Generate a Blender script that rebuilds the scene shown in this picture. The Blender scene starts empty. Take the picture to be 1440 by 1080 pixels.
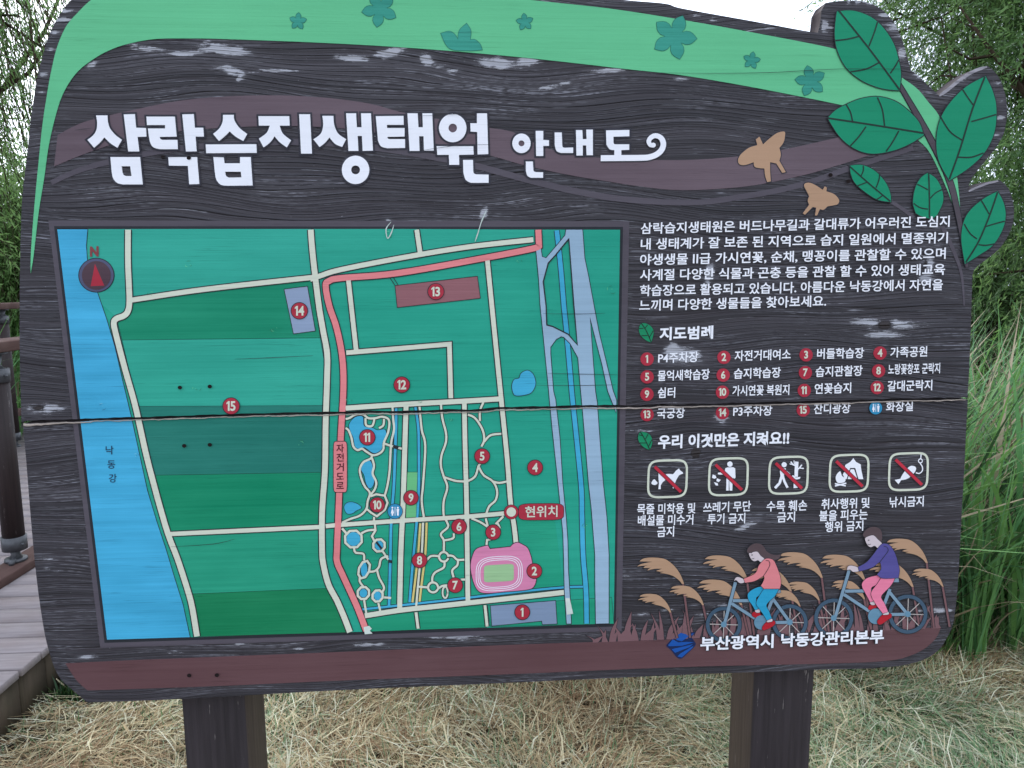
import bpy, math, random
import numpy as np
from mathutils import Vector
from mathutils.geometry import tessellate_polygon, delaunay_2d_cdt

random.seed(7); rng = np.random.default_rng(7)
S = bpy.context.scene
COL = S.collection

# ------------------------------------------------------------------ camera
YAW, PITCH, ROLL = 0.05699, 0.1346, -0.00544
CAM = np.array([0.79388, -1.45395, 1.53]); FPX = 1000.0
def cam_axes():
    cy, sy, cp, sp = math.cos(YAW), math.sin(YAW), math.cos(PITCH), math.sin(PITCH)
    f = np.array([sy*cp, cy*cp, -sp]); r = np.array([cy, -sy, 0]); u = np.cross(r, f)
    c, s = math.cos(ROLL), math.sin(ROLL)
    return c*r + s*u, -s*r + c*u, f
CR, CU, CF = cam_axes()
cam = bpy.data.objects.new('camera', bpy.data.cameras.new('camera')); COL.objects.link(cam)
from mathutils import Matrix
m = Matrix(((CR[0], CU[0], -CF[0]), (CR[1], CU[1], -CF[1]), (CR[2], CU[2], -CF[2]))).to_4x4()
m.translation = Vector(CAM); cam.matrix_world = m
cam.data.sensor_width = 36; cam.data.lens = 36*FPX/1440; cam.data.clip_start = 0.05; cam.data.clip_end = 2000
S.camera = cam
S.render.resolution_x, S.render.resolution_y = 1024, 768

# ------------------------------------------------------------------ sky, sun, exposure
SUN_EL, SUN_AZ = math.radians(38), math.radians(-28)      # bright side of the overcast sky: behind the sign, to its left
W = bpy.data.worlds.new('World'); S.world = W; W.use_nodes = True
nt = W.node_tree; bg = nt.nodes['Background']
sky = nt.nodes.new('ShaderNodeTexSky'); sky.sky_type = 'NISHITA'; sky.sun_disc = False
sky.sun_elevation = SUN_EL; sky.sun_rotation = SUN_AZ; sky.dust_density = 6; sky.air_density = 1.0; sky.altitude = 0
hs = nt.nodes.new('ShaderNodeHueSaturation'); hs.inputs['Saturation'].default_value = 0.35
mx = nt.nodes.new('ShaderNodeMix'); mx.data_type = 'RGBA'; mx.inputs['Factor'].default_value = 0.72
mx.inputs['B'].default_value = (10.4, 11.8, 14.4, 1)           # even overcast cloud layer
nt.links.new(sky.outputs[0], hs.inputs['Color']); nt.links.new(hs.outputs[0], mx.inputs['A'])
nt.links.new(mx.outputs['Result'], bg.inputs['Color']); bg.inputs['Strength'].default_value = 0.1
sl = bpy.data.lights.new('sun', 'SUN'); sl.energy = 0.6; sl.angle = math.radians(18); sl.color = (1, .96, .9)
so = bpy.data.objects.new('sun', sl); COL.objects.link(so)
sd = Vector((math.sin(SUN_AZ)*math.cos(SUN_EL), math.cos(SUN_AZ)*math.cos(SUN_EL), math.sin(SUN_EL)))
so.rotation_euler = sd.to_track_quat('Z', 'Y').to_euler(); so.location = (0, 0, 8)
S.view_settings.view_transform = 'Standard'; S.view_settings.look = 'None'
S.view_settings.exposure = 1.06; S.view_settings.gamma = 1; S.view_settings.use_curve_mapping = False

# ------------------------------------------------------------------ projection helpers (lay things out on real planes)
def rays(p):
    p = np.asarray(p, float)
    return ((p[:, :1]-720)/FPX)*CR + ((540-p[:, 1:2])/FPX)*CU + CF
TILT = math.radians(2)
BN = np.array([0, -math.cos(TILT), -math.sin(TILT)])       # the sign's outward normal
BO = np.array([0, 0, 1.6467])                              # top left corner of the map on the sign's face
def on_board(p, h=0.0):
    d = rays(p); h = np.asarray(h, float).reshape(-1, 1) if np.ndim(h) else np.full((len(d), 1), h)
    t = (((BO-CAM) @ BN) + h[:, 0]) / (d @ BN)
    return CAM + d*t[:, None]
def on_z(x, y, z):
    d = rays([(x, y)])[0]; return CAM + d*((z-CAM[2])/d[2])
def on_y(x, y, Y):
    d = rays([(x, y)])[0]; return CAM + d*((Y-CAM[1])/d[1])

# ------------------------------------------------------------------ materials
def lin(c): return tuple(((v/255)/12.92 if v/255 <= .04045 else ((v/255+.055)/1.055)**2.4) for v in c)
TINT = (0.93, 1.0, 1.13)
def alb(c, k=0.86): return tuple(min(.85, v*k/t) for v, t in zip(lin(c), TINT)) + (1,)
class M:
    def __init__(s, name):
        s.m = bpy.data.materials.new(name); s.m.use_nodes = True; s.t = s.m.node_tree; s.b = s.t.nodes['Principled BSDF']
        s.out = s.t.nodes['Material Output']
    def n(s, typ, **kw):
        n = s.t.nodes.new('ShaderNode'+typ)
        for k, v in kw.items():
            if k in n.inputs.keys() or k.isdigit():
                i = n.inputs[int(k)] if k.isdigit() else n.inputs[k]
                if isinstance(v, bpy.types.NodeSocket): s.t.links.new(v, i)
                else: i.default_value = v
            else: setattr(n, k, v)
        return n
    def link(s, a, b): s.t.links.new(a, b)
    def coord(s): return s.n('TexCoord').outputs['Object']
    def math(s, op, a, b=0.0, c=0.0, clamp=False):
        n = s.n('Math', operation=op, use_clamp=clamp)
        for i, v in enumerate((a, b, c)):
            if isinstance(v, bpy.types.NodeSocket): s.link(v, n.inputs[i])
            else: n.inputs[i].default_value = v
        return n.outputs[0]
    def noise(s, vec, scale=1.0, detail=2.0, rough=.5, dist=0.0):
        n = s.n('TexNoise'); s.link(vec, n.inputs['Vector']); n.inputs['Scale'].default_value = scale
        n.inputs['Detail'].default_value = detail; n.inputs['Roughness'].default_value = rough; n.inputs['Distortion'].default_value = dist
        return n.outputs['Fac']
    def scaled(s, vec, sc):
        n = s.n('VectorMath', operation='MULTIPLY'); s.link(vec, n.inputs[0]); n.inputs[1].default_value = sc
        return n.outputs[0]
    def rng(s, v, a, b, c=0.0, d=1.0):
        n = s.n('MapRange'); s.link(v, n.inputs['Value'])
        for k, x in zip(('From Min', 'From Max', 'To Min', 'To Max'), (a, b, c, d)): n.inputs[k].default_value = x
        return n.outputs['Result']
    def mix(s, f, a, b):
        n = s.n('Mix', data_type='RGBA')
        for nm, v in (('Factor', f), ('A', a), ('B', b)):
            i = [q for q in n.inputs if q.name == nm and (q.type == 'RGBA') == (nm != 'Factor')]
            i = i[0]
            if isinstance(v, bpy.types.NodeSocket): s.link(v, i)
            else: i.default_value = v
        return [o for o in n.outputs if o.type == 'RGBA'][0]
    def bump(s, h, strength=.5, dist=.001):
        n = s.n('Bump'); s.link(h, n.inputs['Height']); n.inputs['Strength'].default_value = strength; n.inputs['Distance'].default_value = dist
        s.link(n.outputs[0], s.b.inputs['Normal'])
    def base(s, v, rough=.6, spec=.3):
        if isinstance(v, bpy.types.NodeSocket): s.link(v, s.b.inputs['Base Color'])
        else: s.b.inputs['Base Color'].default_value = v
        s.b.inputs['Roughness'].default_value = rough; s.b.inputs['Specular IOR Level'].default_value = spec
        return s.m

def mul(c, k): return tuple(min(1, v*k) for v in c[:3]) + (1,)
PM = {}
def paint(name, rgb, var=.16, grain=1.0, k=.86, rough=.55, crack=True):
    """brushed paint over wood whose grain telegraphs through"""
    if name in PM: return PM[name]
    s = M('paint_'+name); c = alb(rgb, k); co = s.coord()
    st = s.noise(s.scaled(co, (1.6, 1, 70)), 1, 5, .65)
    bl = s.noise(s.scaled(co, (3.2, 1, 9)), 1, 3, .55)
    f = s.math('ADD', s.math('MULTIPLY', s.rng(st, .3, .7), .45), s.math('MULTIPLY', s.rng(bl, .3, .7), .55), clamp=True)
    light = tuple(min(.9, v*(1+var)+.03*var*3) for v in c[:3]) + (1,)
    colr = s.mix(f, mul(c, 1-var), light)
    gr = s.noise(s.scaled(co, (1.3, 1, 130)), 1, 3, .6, .3)
    if crack:
        ln = s.rng(s.math('ABSOLUTE', s.math('SUBTRACT', gr, .52)), 0.0, .012, 1, 0)
        mk = s.rng(s.noise(s.scaled(co, (6, 1, 20)), 1, 2), .46, .62)
        colr = s.mix(s.math('MULTIPLY', s.math('MULTIPLY', ln, mk), .5*grain), colr, mul(c, .4))
    s.bump(s.math('ADD', gr, s.math('MULTIPLY', st, .5)), .6*grain, .0009)
    PM[name] = s.base(colr, rough, .14)
    return s.m

def board_wood(name='charred_brown_board'):
    """dark stained, wire brushed pine: needs point attributes grain, wear and knot"""
    s = M(name); co = s.coord()
    at = {k: s.n('Attribute', attribute_name=k).outputs['Fac'] for k in ('grain', 'wear', 'knot')}
    sx = s.n('SeparateXYZ'); s.link(co, sx.inputs[0])
    def gv(a, b):
        c = s.n('CombineXYZ'); s.link(s.math('MULTIPLY', sx.outputs[0], a), c.inputs[0]); s.link(s.math('MULTIPLY', at['grain'], b), c.inputs[2]); return c.outputs[0]
    big = s.noise(gv(1.1, 26), 1, 2)
    g1 = s.noise(gv(.9, 120), 1, 3, .55)
    g2 = s.noise(gv(5, 420), 1, 3, .6)
    h = s.math('ADD', s.math('MULTIPLY', g1, 1.0), s.math('MULTIPLY', g2, .22))
    dark, mid, lightc = alb((38, 36, 42)), alb((55, 52, 60)), alb((74, 72, 81))
    c = s.mix(s.rng(g1, .32, .62), dark, mid)
    c = s.mix(s.rng(big, .48, .75, 0, .6), c, lightc)
    # thin pale ridges for worn-through stain, with highlights of the grain coloured in
    l1 = s.rng(s.math('ABSOLUTE', s.math('SUBTRACT', g1, .5)), 0, .014, 1, 0)
    l2 = s.rng(s.math('ABSOLUTE', s.math('SUBTRACT', g1, .6)), 0, .011, 1, 0)
    ph = s.math('ADD', s.math('MULTIPLY', at['grain'], 125), s.math('MULTIPLY', s.noise(gv(.7, 17), 1, 2), 7))
    fr = s.math('FRACT', ph)
    crest = s.math('MULTIPLY', s.rng(fr, 0, .05), s.rng(fr, .09, .17, 1, 0)); groove = s.math('MULTIPLY', s.rng(fr, .13, .2), s.rng(fr, .26, .5, 1, 0))
    rm = s.rng(s.noise(gv(1.6, 9), 1, 3), .38, .62, .12, 1)
    h = s.math('ADD', h, s.math('MULTIPLY', s.math('MULTIPLY', s.math('SUBTRACT', crest, groove), rm), .55))
    c = s.mix(s.math('MULTIPLY', s.math('MULTIPLY', groove, rm), .6), c, alb((30, 30, 40)))
    c = s.mix(s.math('MULTIPLY', s.math('MULTIPLY', crest, rm), .2), c, alb((108, 108, 122)))
    bright = s.rng(s.noise(s.scaled(co, (7, 1, 45)), 1, 4, .65), .56, .66)
    c = s.mix(s.math('MULTIPLY', s.math('MULTIPLY', crest, bright), .75), c, alb((165, 170, 186)))
    lm = s.rng(s.noise(s.scaled(co, (4, 1, 14)), 1, 3), .42, .6)
    fine = s.rng(s.noise(s.scaled(co, (60, 1, 240)), 1, 2), .38, .58)
    ln = s.math('MULTIPLY', s.math('MULTIPLY', s.math('MAXIMUM', l1, l2), lm), fine)
    c = s.mix(s.math('MULTIPLY', ln, .8), c, alb((146, 150, 166)))
    # worn patches: outline from the attribute, edge broken up by noise
    wn = s.noise(s.scaled(co, (34, 1, 250)), 1, 7, .82)
    wsum = s.math('ADD', at['wear'], s.math('MULTIPLY', s.math('SUBTRACT', wn, .5), 2.1))
    wm = s.rng(wsum, .50, .62)
    wide = s.rng(s.math('ADD', at['wear'], s.math('MULTIPLY', s.math('SUBTRACT', wn, .5), .4)), .08, .7, 0, .16)
    c = s.mix(wide, c, alb((120, 120, 132)))
    c = s.mix(s.math('MULTIPLY', wm, .92), c, alb((168, 173, 188)))
    sp = s.rng(s.noise(s.scaled(co, (150, 1, 260)), 1, 2), .735, .76)
    c = s.mix(s.math('MULTIPLY', sp, .5), c, alb((150, 150, 160)))
    kn = s.rng(s.math('ADD', at['knot'], s.math('MULTIPLY', s.math('SUBTRACT', wn, .5), .5)), .45, .6)
    c = s.mix(kn, c, alb((40, 33, 34)))
    s.bump(s.math('SUBTRACT', h, s.math('MULTIPLY', kn, .6)), .9, .0035)
    return s.base(c, .62, .35)

def simple(name, rgb, rough=.6, spec=.3, var=.15, scale=(20, 20, 20), bump=0, k=.86, detail=4):
    s = M(name); c = alb(rgb, k); co = s.coord()
    n = s.noise(s.scaled(co, scale), 1, detail, .6)
    if bump: s.bump(n, .6, bump)
    return s.base(s.mix(s.rng(n, .3, .7), mul(c, 1-var), mul(c, 1+var)), rough, spec)

def leaf_mat(name, a, b, trans=.35, rough=.5):
    s = M(name); oi = s.coord()
    n = s.noise(oi, 3.1, 3, .6)
    c = s.mix(s.rng(n, .3, .7), a+(1,), b+(1,))
    s.base(c, rough, .3)
    tr = s.n('BsdfTranslucent'); s.link(c, tr.inputs['Color'])
    mxs = s.n('MixShader'); mxs.inputs[0].default_value = trans
    s.link(s.b.outputs[0], mxs.inputs[1]); s.link(tr.outputs[0], mxs.inputs[2]); s.link(mxs.outputs[0], s.out.inputs['Surface'])
    return s.m

# ------------------------------------------------------------------ object helpers
def tag(o, label=None, cat=None, group=None, kind=None):
    for k, v in (('label', label), ('category', cat), ('group', group), ('kind', kind)):
        if v: o[k] = v
    return o
def empty(name, loc=(0, 0, 0)):
    o = bpy.data.objects.new(name, None); o.location = loc; o.empty_display_size = .1; COL.objects.link(o); return o
def mesh_np(name, V, F, mats, mi=None, parent=None, loc=(0, 0, 0), smooth=False):
    """V: Nx3 local coordinates; F: list of index tuples or NxK array"""
    me = bpy.data.meshes.new(name); V = np.asarray(V, np.float32)
    me.vertices.add(len(V)); me.vertices.foreach_set('co', V.ravel())
    if isinstance(F, np.ndarray):
        n, k = F.shape; idx = F.ravel(); tot = np.full(n, k); st = np.arange(n)*k
    else:
        n = len(F); tot = np.array([len(f) for f in F]); idx = np.array([i for f in F for i in f]); st = np.concatenate([[0], np.cumsum(tot)[:-1]])
    me.loops.add(len(idx)); me.loops.foreach_set('vertex_index', idx.astype(np.int32))
    me.polygons.add(n); me.polygons.foreach_set('loop_start', st.astype(np.int32)); me.polygons.foreach_set('loop_total', tot.astype(np.int32))
    for m_ in mats: me.materials.append(m_)
    if mi is not None: me.polygons.foreach_set('material_index', np.asarray(mi, np.int32))
    me.update(calc_edges=True); me.validate()
    if smooth: me.polygons.foreach_set('use_smooth', [True]*len(me.polygons))
    o = bpy.data.objects.new(name, me); o.location = loc; COL.objects.link(o)
    if parent: o.parent = parent
    return o
def box_vf(c, size, axes=None):
    c = np.array(c, float); hx, hy, hz = np.array(size)/2
    A = np.eye(3) if axes is None else np.array(axes)
    V = [c + A[0]*sx*hx + A[1]*sy*hy + A[2]*sz*hz for sx in (-1, 1) for sy in (-1, 1) for sz in (-1, 1)]
    F = [(0, 1, 3, 2), (4, 6, 7, 5), (0, 4, 5, 1), (2, 3, 7, 6), (0, 2, 6, 4), (1, 5, 7, 3)]
    return V, F
class Bag:
    def __init__(s): s.V = []; s.F = []; s.m = []
    def add(s, V, F, mi=0):
        b = len(s.V); s.V += [tuple(v) for v in V]; s.F += [tuple(i+b for i in f) for f in F]; s.m += [mi]*len(F); return s
    def box(s, c, size, axes=None, mi=0): return s.add(*box_vf(c, size, axes), mi)
    def tube(s, P, R, n=8, mi=0, cap=True):
        P = [np.array(p, float) for p in P]; V = []; F = []
        if np.ndim(R) == 0: R = [R]*len(P)
        for i, p in enumerate(P):
            t = P[min(i+1, len(P)-1)] - P[max(i-1, 0)]; t /= (np.linalg.norm(t)+1e-9)
            a = np.array([0, 0, 1.]) if abs(t[2]) < .9 else np.array([1., 0, 0])
            u = np.cross(t, a); u /= np.linalg.norm(u); w = np.cross(t, u)
            for k in range(n):
                an = 2*math.pi*k/n; V.append(p + R[i]*(math.cos(an)*u + math.sin(an)*w))
        for i in range(len(P)-1):
            for k in range(n):
                F.append((i*n+k, i*n+(k+1) % n, (i+1)*n+(k+1) % n, (i+1)*n+k))
        if cap: F += [tuple(range(n))[::-1], tuple((len(P)-1)*n+k for k in range(n))]
        return s.add(V, F, mi)
    def make(s, name, mats, parent=None, loc=(0, 0, 0), smooth=False, bevel=0):
        o = mesh_np(name, np.array(s.V)-np.array(loc if parent is None else parent['_o'] if '_o' in parent.keys() else (0, 0, 0)), s.F, mats, s.m, parent, loc if parent is None else (0, 0, 0), smooth)
        if bevel:
            b = o.modifiers.new('bevel', 'BEVEL'); b.width = bevel; b.segments = 2; b.limit_method = 'ANGLE'
        return o

# ------------------------------------------------------------------ the crack between the sign's two planks
CR_PTS = np.array([(20, 594), (70, 592.5), (110, 591), (150, 589), (200, 588), (260, 586), (320, 584), (380, 582.3), (440, 581), (480, 580.5), (520, 579), (560, 579.5), (600, 578.5), (633, 577), (660, 577.5), (685, 576), (700, 574), (760, 573), (830, 571), (900, 571.5), (930, 569.5), (960, 570), (1040, 568), (1120, 566), (1190, 564.5), (1260, 562), (1330, 561), (1380, 559.5)])
def crk(x, side):
    x = np.asarray(x, float); c = np.interp(x, CR_PTS[:, 0], CR_PTS[:, 1])
    wob = .7*np.sin(x*.11+side*2)+.5*np.sin(x*.31+side)
    if side < 0: return c - 1.6 + wob*.5
    return c + 2.0 + wob*.45
def clip_half(poly, f):
    out = []
    for i in range(len(poly)):
        a, b = poly[i], poly[(i+1) % len(poly)]; fa, fb = f(a), f(b)
        if fa >= 0: out.append(a)
        if (fa > 0 > fb) or (fa < 0 < fb):
            t = fa/(fa-fb); out.append((a[0]+(b[0]-a[0])*t, a[1]+(b[1]-a[1])*t))
    return out
def cut_crack(tris):
    """remove the crack from a list of convex pixel-space polygons"""
    res = []
    for tr in tris:
        ys = [p[1] for p in tr]; xs = [p[0] for p in tr]
        if max(ys) < 555 or min(ys) > 600: res.append(tr); continue
        if max(ys) < float(min(crk(np.linspace(min(xs), max(xs), 9), -1)))-2 or min(ys) > float(max(crk(np.linspace(min(xs), max(xs), 9), 1)))+2: res.append(tr); continue
        # keep the far parts whole, slice only a thin band round the crack
        band = clip_half(clip_half(tr, lambda p: p[1]-553), lambda p: 602-p[1])
        for q in (clip_half(tr, lambda p: 553-p[1]), clip_half(tr, lambda p: p[1]-602)):
            if len(q) > 2: res.append(q)
        if len(band) < 3: continue
        x0 = math.floor(min(p[0] for p in band)/10)*10
        while x0 < max(p[0] for p in band):
            x1 = x0+10; q = clip_half(clip_half(band, lambda p: p[0]-x0), lambda p: x1-p[0])
            if len(q) > 2:
                for side in (-1, 1):
                    ya, yb = float(crk(x0, side)), float(crk(x1, side))
                    r = clip_half(q, lambda p: side*(p[1]-(ya+(yb-ya)*(p[0]-x0)/10)))
                    if len(r) > 2: res.append(r)
            x0 = x1
    return res

# ------------------------------------------------------------------ drawing on the sign: shapes in pixel space, laid on the board plane
ROOT_LOC = np.array([.86, .12, 0])
def smooth_pts(pts, closed=False, n=6):
    P = [np.array(p[:2], float) for p in pts]; cor = [len(p) > 2 for p in pts]; L = len(P); out = []
    rngi = range(L if closed else L-1)
    for i in rngi:
        p1, p2 = P[i], P[(i+1) % L]
        p0 = P[i-1] if (closed or i > 0) else p1
        p3 = P[(i+2) % L] if (closed or i+2 < L) else p2
        if cor[i]: p0 = p1
        if cor[(i+1) % L]: p3 = p2
        d = np.linalg.norm(p2-p1); k = max(1, min(n, int(d/2.2)+1))
        for j in range(k):
            t = j/k
            out.append(tuple(.5*((2*p1)+(-p0+p2)*t+(2*p0-5*p1+4*p2-p3)*t*t+(-p0+3*p1-3*p2+p3)*t**3)))
    if not closed: out.append(tuple(P[-1]))
    return out
def zc(pts, x0, y0, s): return [(x0+p[0]/s, y0+p[1]/s) + tuple(p[2:]) for p in pts]
def ellipse(cx, cy, rx, ry, n=28, rot=0):
    c, s = math.cos(rot), math.sin(rot)
    return [(cx+rx*math.cos(a)*c-ry*math.sin(a)*s, cy+rx*math.cos(a)*s+ry*math.sin(a)*c) for a in [2*math.pi*i/n for i in range(n)]]
def strip(pts, w, closed=False):
    """two offset rails of a polyline (mitred)"""
    P = np.array([p[:2] for p in pts], float); L = len(P)
    Wd = np.full(L, w/2) if np.ndim(w) == 0 else np.interp(np.linspace(0, 1, L), np.linspace(0, 1, len(w)), w)/2
    A, B = [], []
    for i in range(L):
        a = P[i]-P[i-1] if (closed or i > 0) else P[1]-P[0]
        b = P[(i+1) % L]-P[i] if (closed or i < L-1) else P[-1]-P[-2]
        a = a/(np.linalg.norm(a)+1e-9); b = b/(np.linalg.norm(b)+1e-9)
        n1 = np.array([-a[1], a[0]]); n2 = np.array([-b[1], b[0]]); mm = n1+n2; l = np.linalg.norm(mm)
        mm = mm/l if l > .2 else n1; sc = 1/max(.55, float(mm@n1))
        A.append(P[i]+mm*Wd[i]*sc); B.append(P[i]-mm*Wd[i]*sc)
    return A, B

class Art:
    """collects flat and raised shapes; h = height in mm over the plank face"""
    eps = 0
    def __init__(s): s.V = []; s.H = []; s.F = []; s.MI = []; s.mats = []
    def slot(s, m_):
        if m_ not in s.mats: s.mats.append(m_)
        return s.mats.index(m_)
    def polys(s, polys, h, m_, cut=True, eps=True):
        if cut: polys = cut_crack(polys)
        if eps: Art.eps += .004
        k = s.slot(m_); hh = h + (Art.eps % .36 if eps else 0)
        for q in polys:
            b = len(s.V); s.V += [tuple(p[:2]) for p in q]; s.H += [hh]*len(q); s.F.append(tuple(range(b, b+len(q)))); s.MI.append(k)
        return hh
    def fill(s, loops, h, m_, base=None, smooth=False):
        if not isinstance(loops[0][0], (tuple, list, np.ndarray)): loops = [loops]
        loops = [smooth_pts(l, True) if smooth else [tuple(p[:2]) for p in l] for l in loops]
        flat = [p for l in loops for p in l]
        tr = tessellate_polygon([[Vector((p[0], p[1], 0)) for p in l] for l in loops])
        hh = s.polys([[flat[i] for i in t] for t in tr], h, m_)
        if base is not None:
            k = s.slot(m_)
            for l in loops:
                n = len(l)
                for i in range(n):
                    a, c = l[i], l[(i+1) % n]
                    if 553 < a[1] < 602: continue
                    b = len(s.V); s.V += [a, c, c, a]; s.H += [hh, hh, (base, hh), (base, hh)]; s.F.append((b, b+1, b+2, b+3)); s.MI.append(k)
        return s
    def stroke(s, pts, w, h, m_, closed=False, smooth=True, cut=True):
        if smooth: pts = smooth_pts(pts, closed)
        A, B = strip(pts, w, closed); L = len(A); q = []
        for i in range(L if closed else L-1):
            j = (i+1) % L; q.append([tuple(A[i]), tuple(A[j]), tuple(B[j]), tuple(B[i])])
        s.polys(q, h, m_, cut); return s
    def make(s, name, parent):
        V = np.array(s.V); H = np.array([(x if not isinstance(x, tuple) else x[1]) for x in s.H])
        P = on_board(V, H/1000)
        for i, x in enumerate(s.H):
            if isinstance(x, tuple): P[i] -= BN*(x[1]-x[0])/1000
        # face the viewer
        o = mesh_np(name, P-ROOT_LOC, s.F, s.mats, s.MI, parent); return o

def line_shape(a, pts, w, h, fillm, linem, lw=1.3, closed=False, smooth=True):
    lw = lw*1.25; a.stroke(pts, (w+2*lw) if np.ndim(w) == 0 else [x+2*lw for x in w], h-.45, linem, closed, smooth)
    a.stroke(pts, w, h, fillm, closed, smooth)
def area(a, loop, h, fillm, linem=None, lw=1.1, smooth=False, base=None):
    if linem: a.stroke(list(loop)+([] if smooth else [loop[0], loop[1]]), 2*lw, h-.05, linem, closed=smooth, smooth=smooth)
    a.fill(loop, h, fillm, base=base, smooth=smooth)

# ---- lettering from the bundled typeface
def glyphs(body, offset, spacing=1.0):
    c = bpy.data.curves.new('tmp', 'FONT'); c.body = body; c.offset = offset; c.resolution_u = 3; c.space_character = spacing
    o = bpy.data.objects.new('tmp', c); COL.objects.link(o)
    dg = bpy.context.evaluated_depsgraph_get(); me = bpy.data.meshes.new_from_object(o.evaluated_get(dg))
    V = np.zeros(len(me.vertices)*3, np.float32); me.vertices.foreach_get('co', V); V = V.reshape(-1, 3)[:, :2]
    F = [tuple(p.vertices) for p in me.polygons]
    bpy.data.objects.remove(o); bpy.data.curves.remove(c); bpy.data.meshes.remove(me)
    return V, F
GB = glyphs('학', 0)[0]; GMID, GH = (GB[:, 1].min()+GB[:, 1].max())/2, GB[:, 1].max()-GB[:, 1].min()
def write(a, body, x0, y0, x1, y1, size, h, m_, offset=.02, lean=0.0, spacing=1.0, digits=False):
    """(x0,y0)-(x1,y1): left and right ends of the line's middle; size = glyph height in px"""
    if digits and '1' in body:
        # a flagged numeral one drawn by hand, other digits from the typeface, set side by side
        xm, cw = (x0+x1)/2, size*.56; n = len(body); ws = [.40 if ch == '1' else .60 for ch in body]; tot = sum(ws)*size*(.92 if n > 1 else 1); x = xm-tot/2
        for ch, w_ in zip(body, ws):
            w_ *= tot/sum(ws); c_ = x+w_/2
            if ch == '1':
                k = size; q = [(-.02, .5), (.13, .5), (.13, -.5), (-.06, -.5), (-.06, .26), (-.2, .17), (-.2, .33)]
                a.fill([(c_+u*k, (y0+y1)/2-v*k) for u, v in q], h, m_)
            else: write(a, ch, c_-1, y0, c_+1, y1, size, h, m_, offset, 0, 1.0, True)
            x += w_
        return
    V, F = glyphs(body, offset, spacing)
    if digits:
        mid, gh = (V[:, 1].min()+V[:, 1].max())/2, V[:, 1].max()-V[:, 1].min()
        wd = (V[:, 0].max()-V[:, 0].min())/gh*size*.9; xm = (x0+x1)/2; x0, x1 = xm-wd/2, xm+wd/2
    else: mid, gh = GMID, GH
    u = (V[:, 0]-V[:, 0].min())/(V[:, 0].max()-V[:, 0].min()); v = (V[:, 1]-mid)/gh*size
    X = x0+(x1-x0)*u + v*lean; Y = y0+(y1-y0)*u - v
    P = list(zip(X.tolist(), Y.tolist()))
    a.polys([[P[i] for i in f] for f in F], h, m_)

LW = 'outline'
OUT = paint('outline', (40, 44, 52), .1, .4, crack=False)
CREAM = paint('cream', (208, 217, 206), .08, .8)
WHITE = paint('white', (228, 234, 250), .05, .5, k=.95)
PINK = paint('bikeway_pink', (224, 134, 142), .12)
PLUM = paint('plum', (100, 86, 98), .16, .9, rough=.5)
PLUM2 = paint('dark_plum', (82, 78, 90), .14, .9)
RED = paint('marker_red', (168, 45, 66), .12, .5, crack=False)
DARKW = paint('charcoal', (50, 50, 62), .2, 1.2)
LGREEN = paint('spring_green', (98, 193, 146), .08, .8)
LEAF = paint('leaf_green', (10, 140, 106), .08, .6)
IVY = paint('ivy_teal', (44, 146, 132), .25, 1.5)
TAN = paint('tan', (178, 146, 122), .07, .5)
STEM = paint('stem_brown', (118, 86, 92), .1, .5, crack=False)
SKYB = paint('canal_blue', (62, 170, 214), .14)
RIVER = paint('river_blue', (60, 168, 216), .24)
GREYB = paint('road_grey', (150, 182, 212), .13)
PARK = paint('parking_grey', (128, 150, 184), .12)
TEAL = paint('teal', (32, 160, 140), .14)

WOOD = board_wood()
RAW = simple('raw_split_wood', (150, 142, 138), .8, .2, .3, (8, 30, 160), .0008)
EDGE = simple('board_edge', (74, 68, 72), .75, .2, .35, (12, 60, 60), .001)

# ================================================================== GROUND
def ground():
    n = 60; xs = np.concatenate([[-400, -120, -40, -15, -8], np.linspace(-5, 7, n), [12, 20, 45, 120, 400]])
    ys = np.concatenate([[-400, -60, -12, -4], np.linspace(-2, 8, n), [12, 20, 45, 120, 400]])
    X, Y = np.meshgrid(xs, ys); Z = .02*np.sin(X*2.1+1)*np.cos(Y*2.6)+.012*np.sin(X*6.3)*np.sin(Y*5.1+2) - .02
    V = np.stack([X, Y, Z], -1).reshape(-1, 3); w = len(xs)
    F = np.array([(j*w+i, j*w+i+1, (j+1)*w+i+1, (j+1)*w+i) for j in range(len(ys)-1) for i in range(w-1)])
    s = M('trampled_soil_and_straw'); co = s.coord()
    a = s.noise(co, 2.2, 4, .6); b = s.noise(s.scaled(co, (60, 60, 60)), 1, 5, .7)
    c = s.mix(s.rng(a, .4, .6), (.075, .055, .038, 1), (.14, .12, .075, 1)); c = s.mix(s.rng(b, .4, .7), c, (.028, .024, .018, 1))
    s.bump(b, .8, .01); s.base(c, .95, .1)
    tag(mesh_np('ground', V, F, [s.m], smooth=True), kind='structure')
ground()

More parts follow.
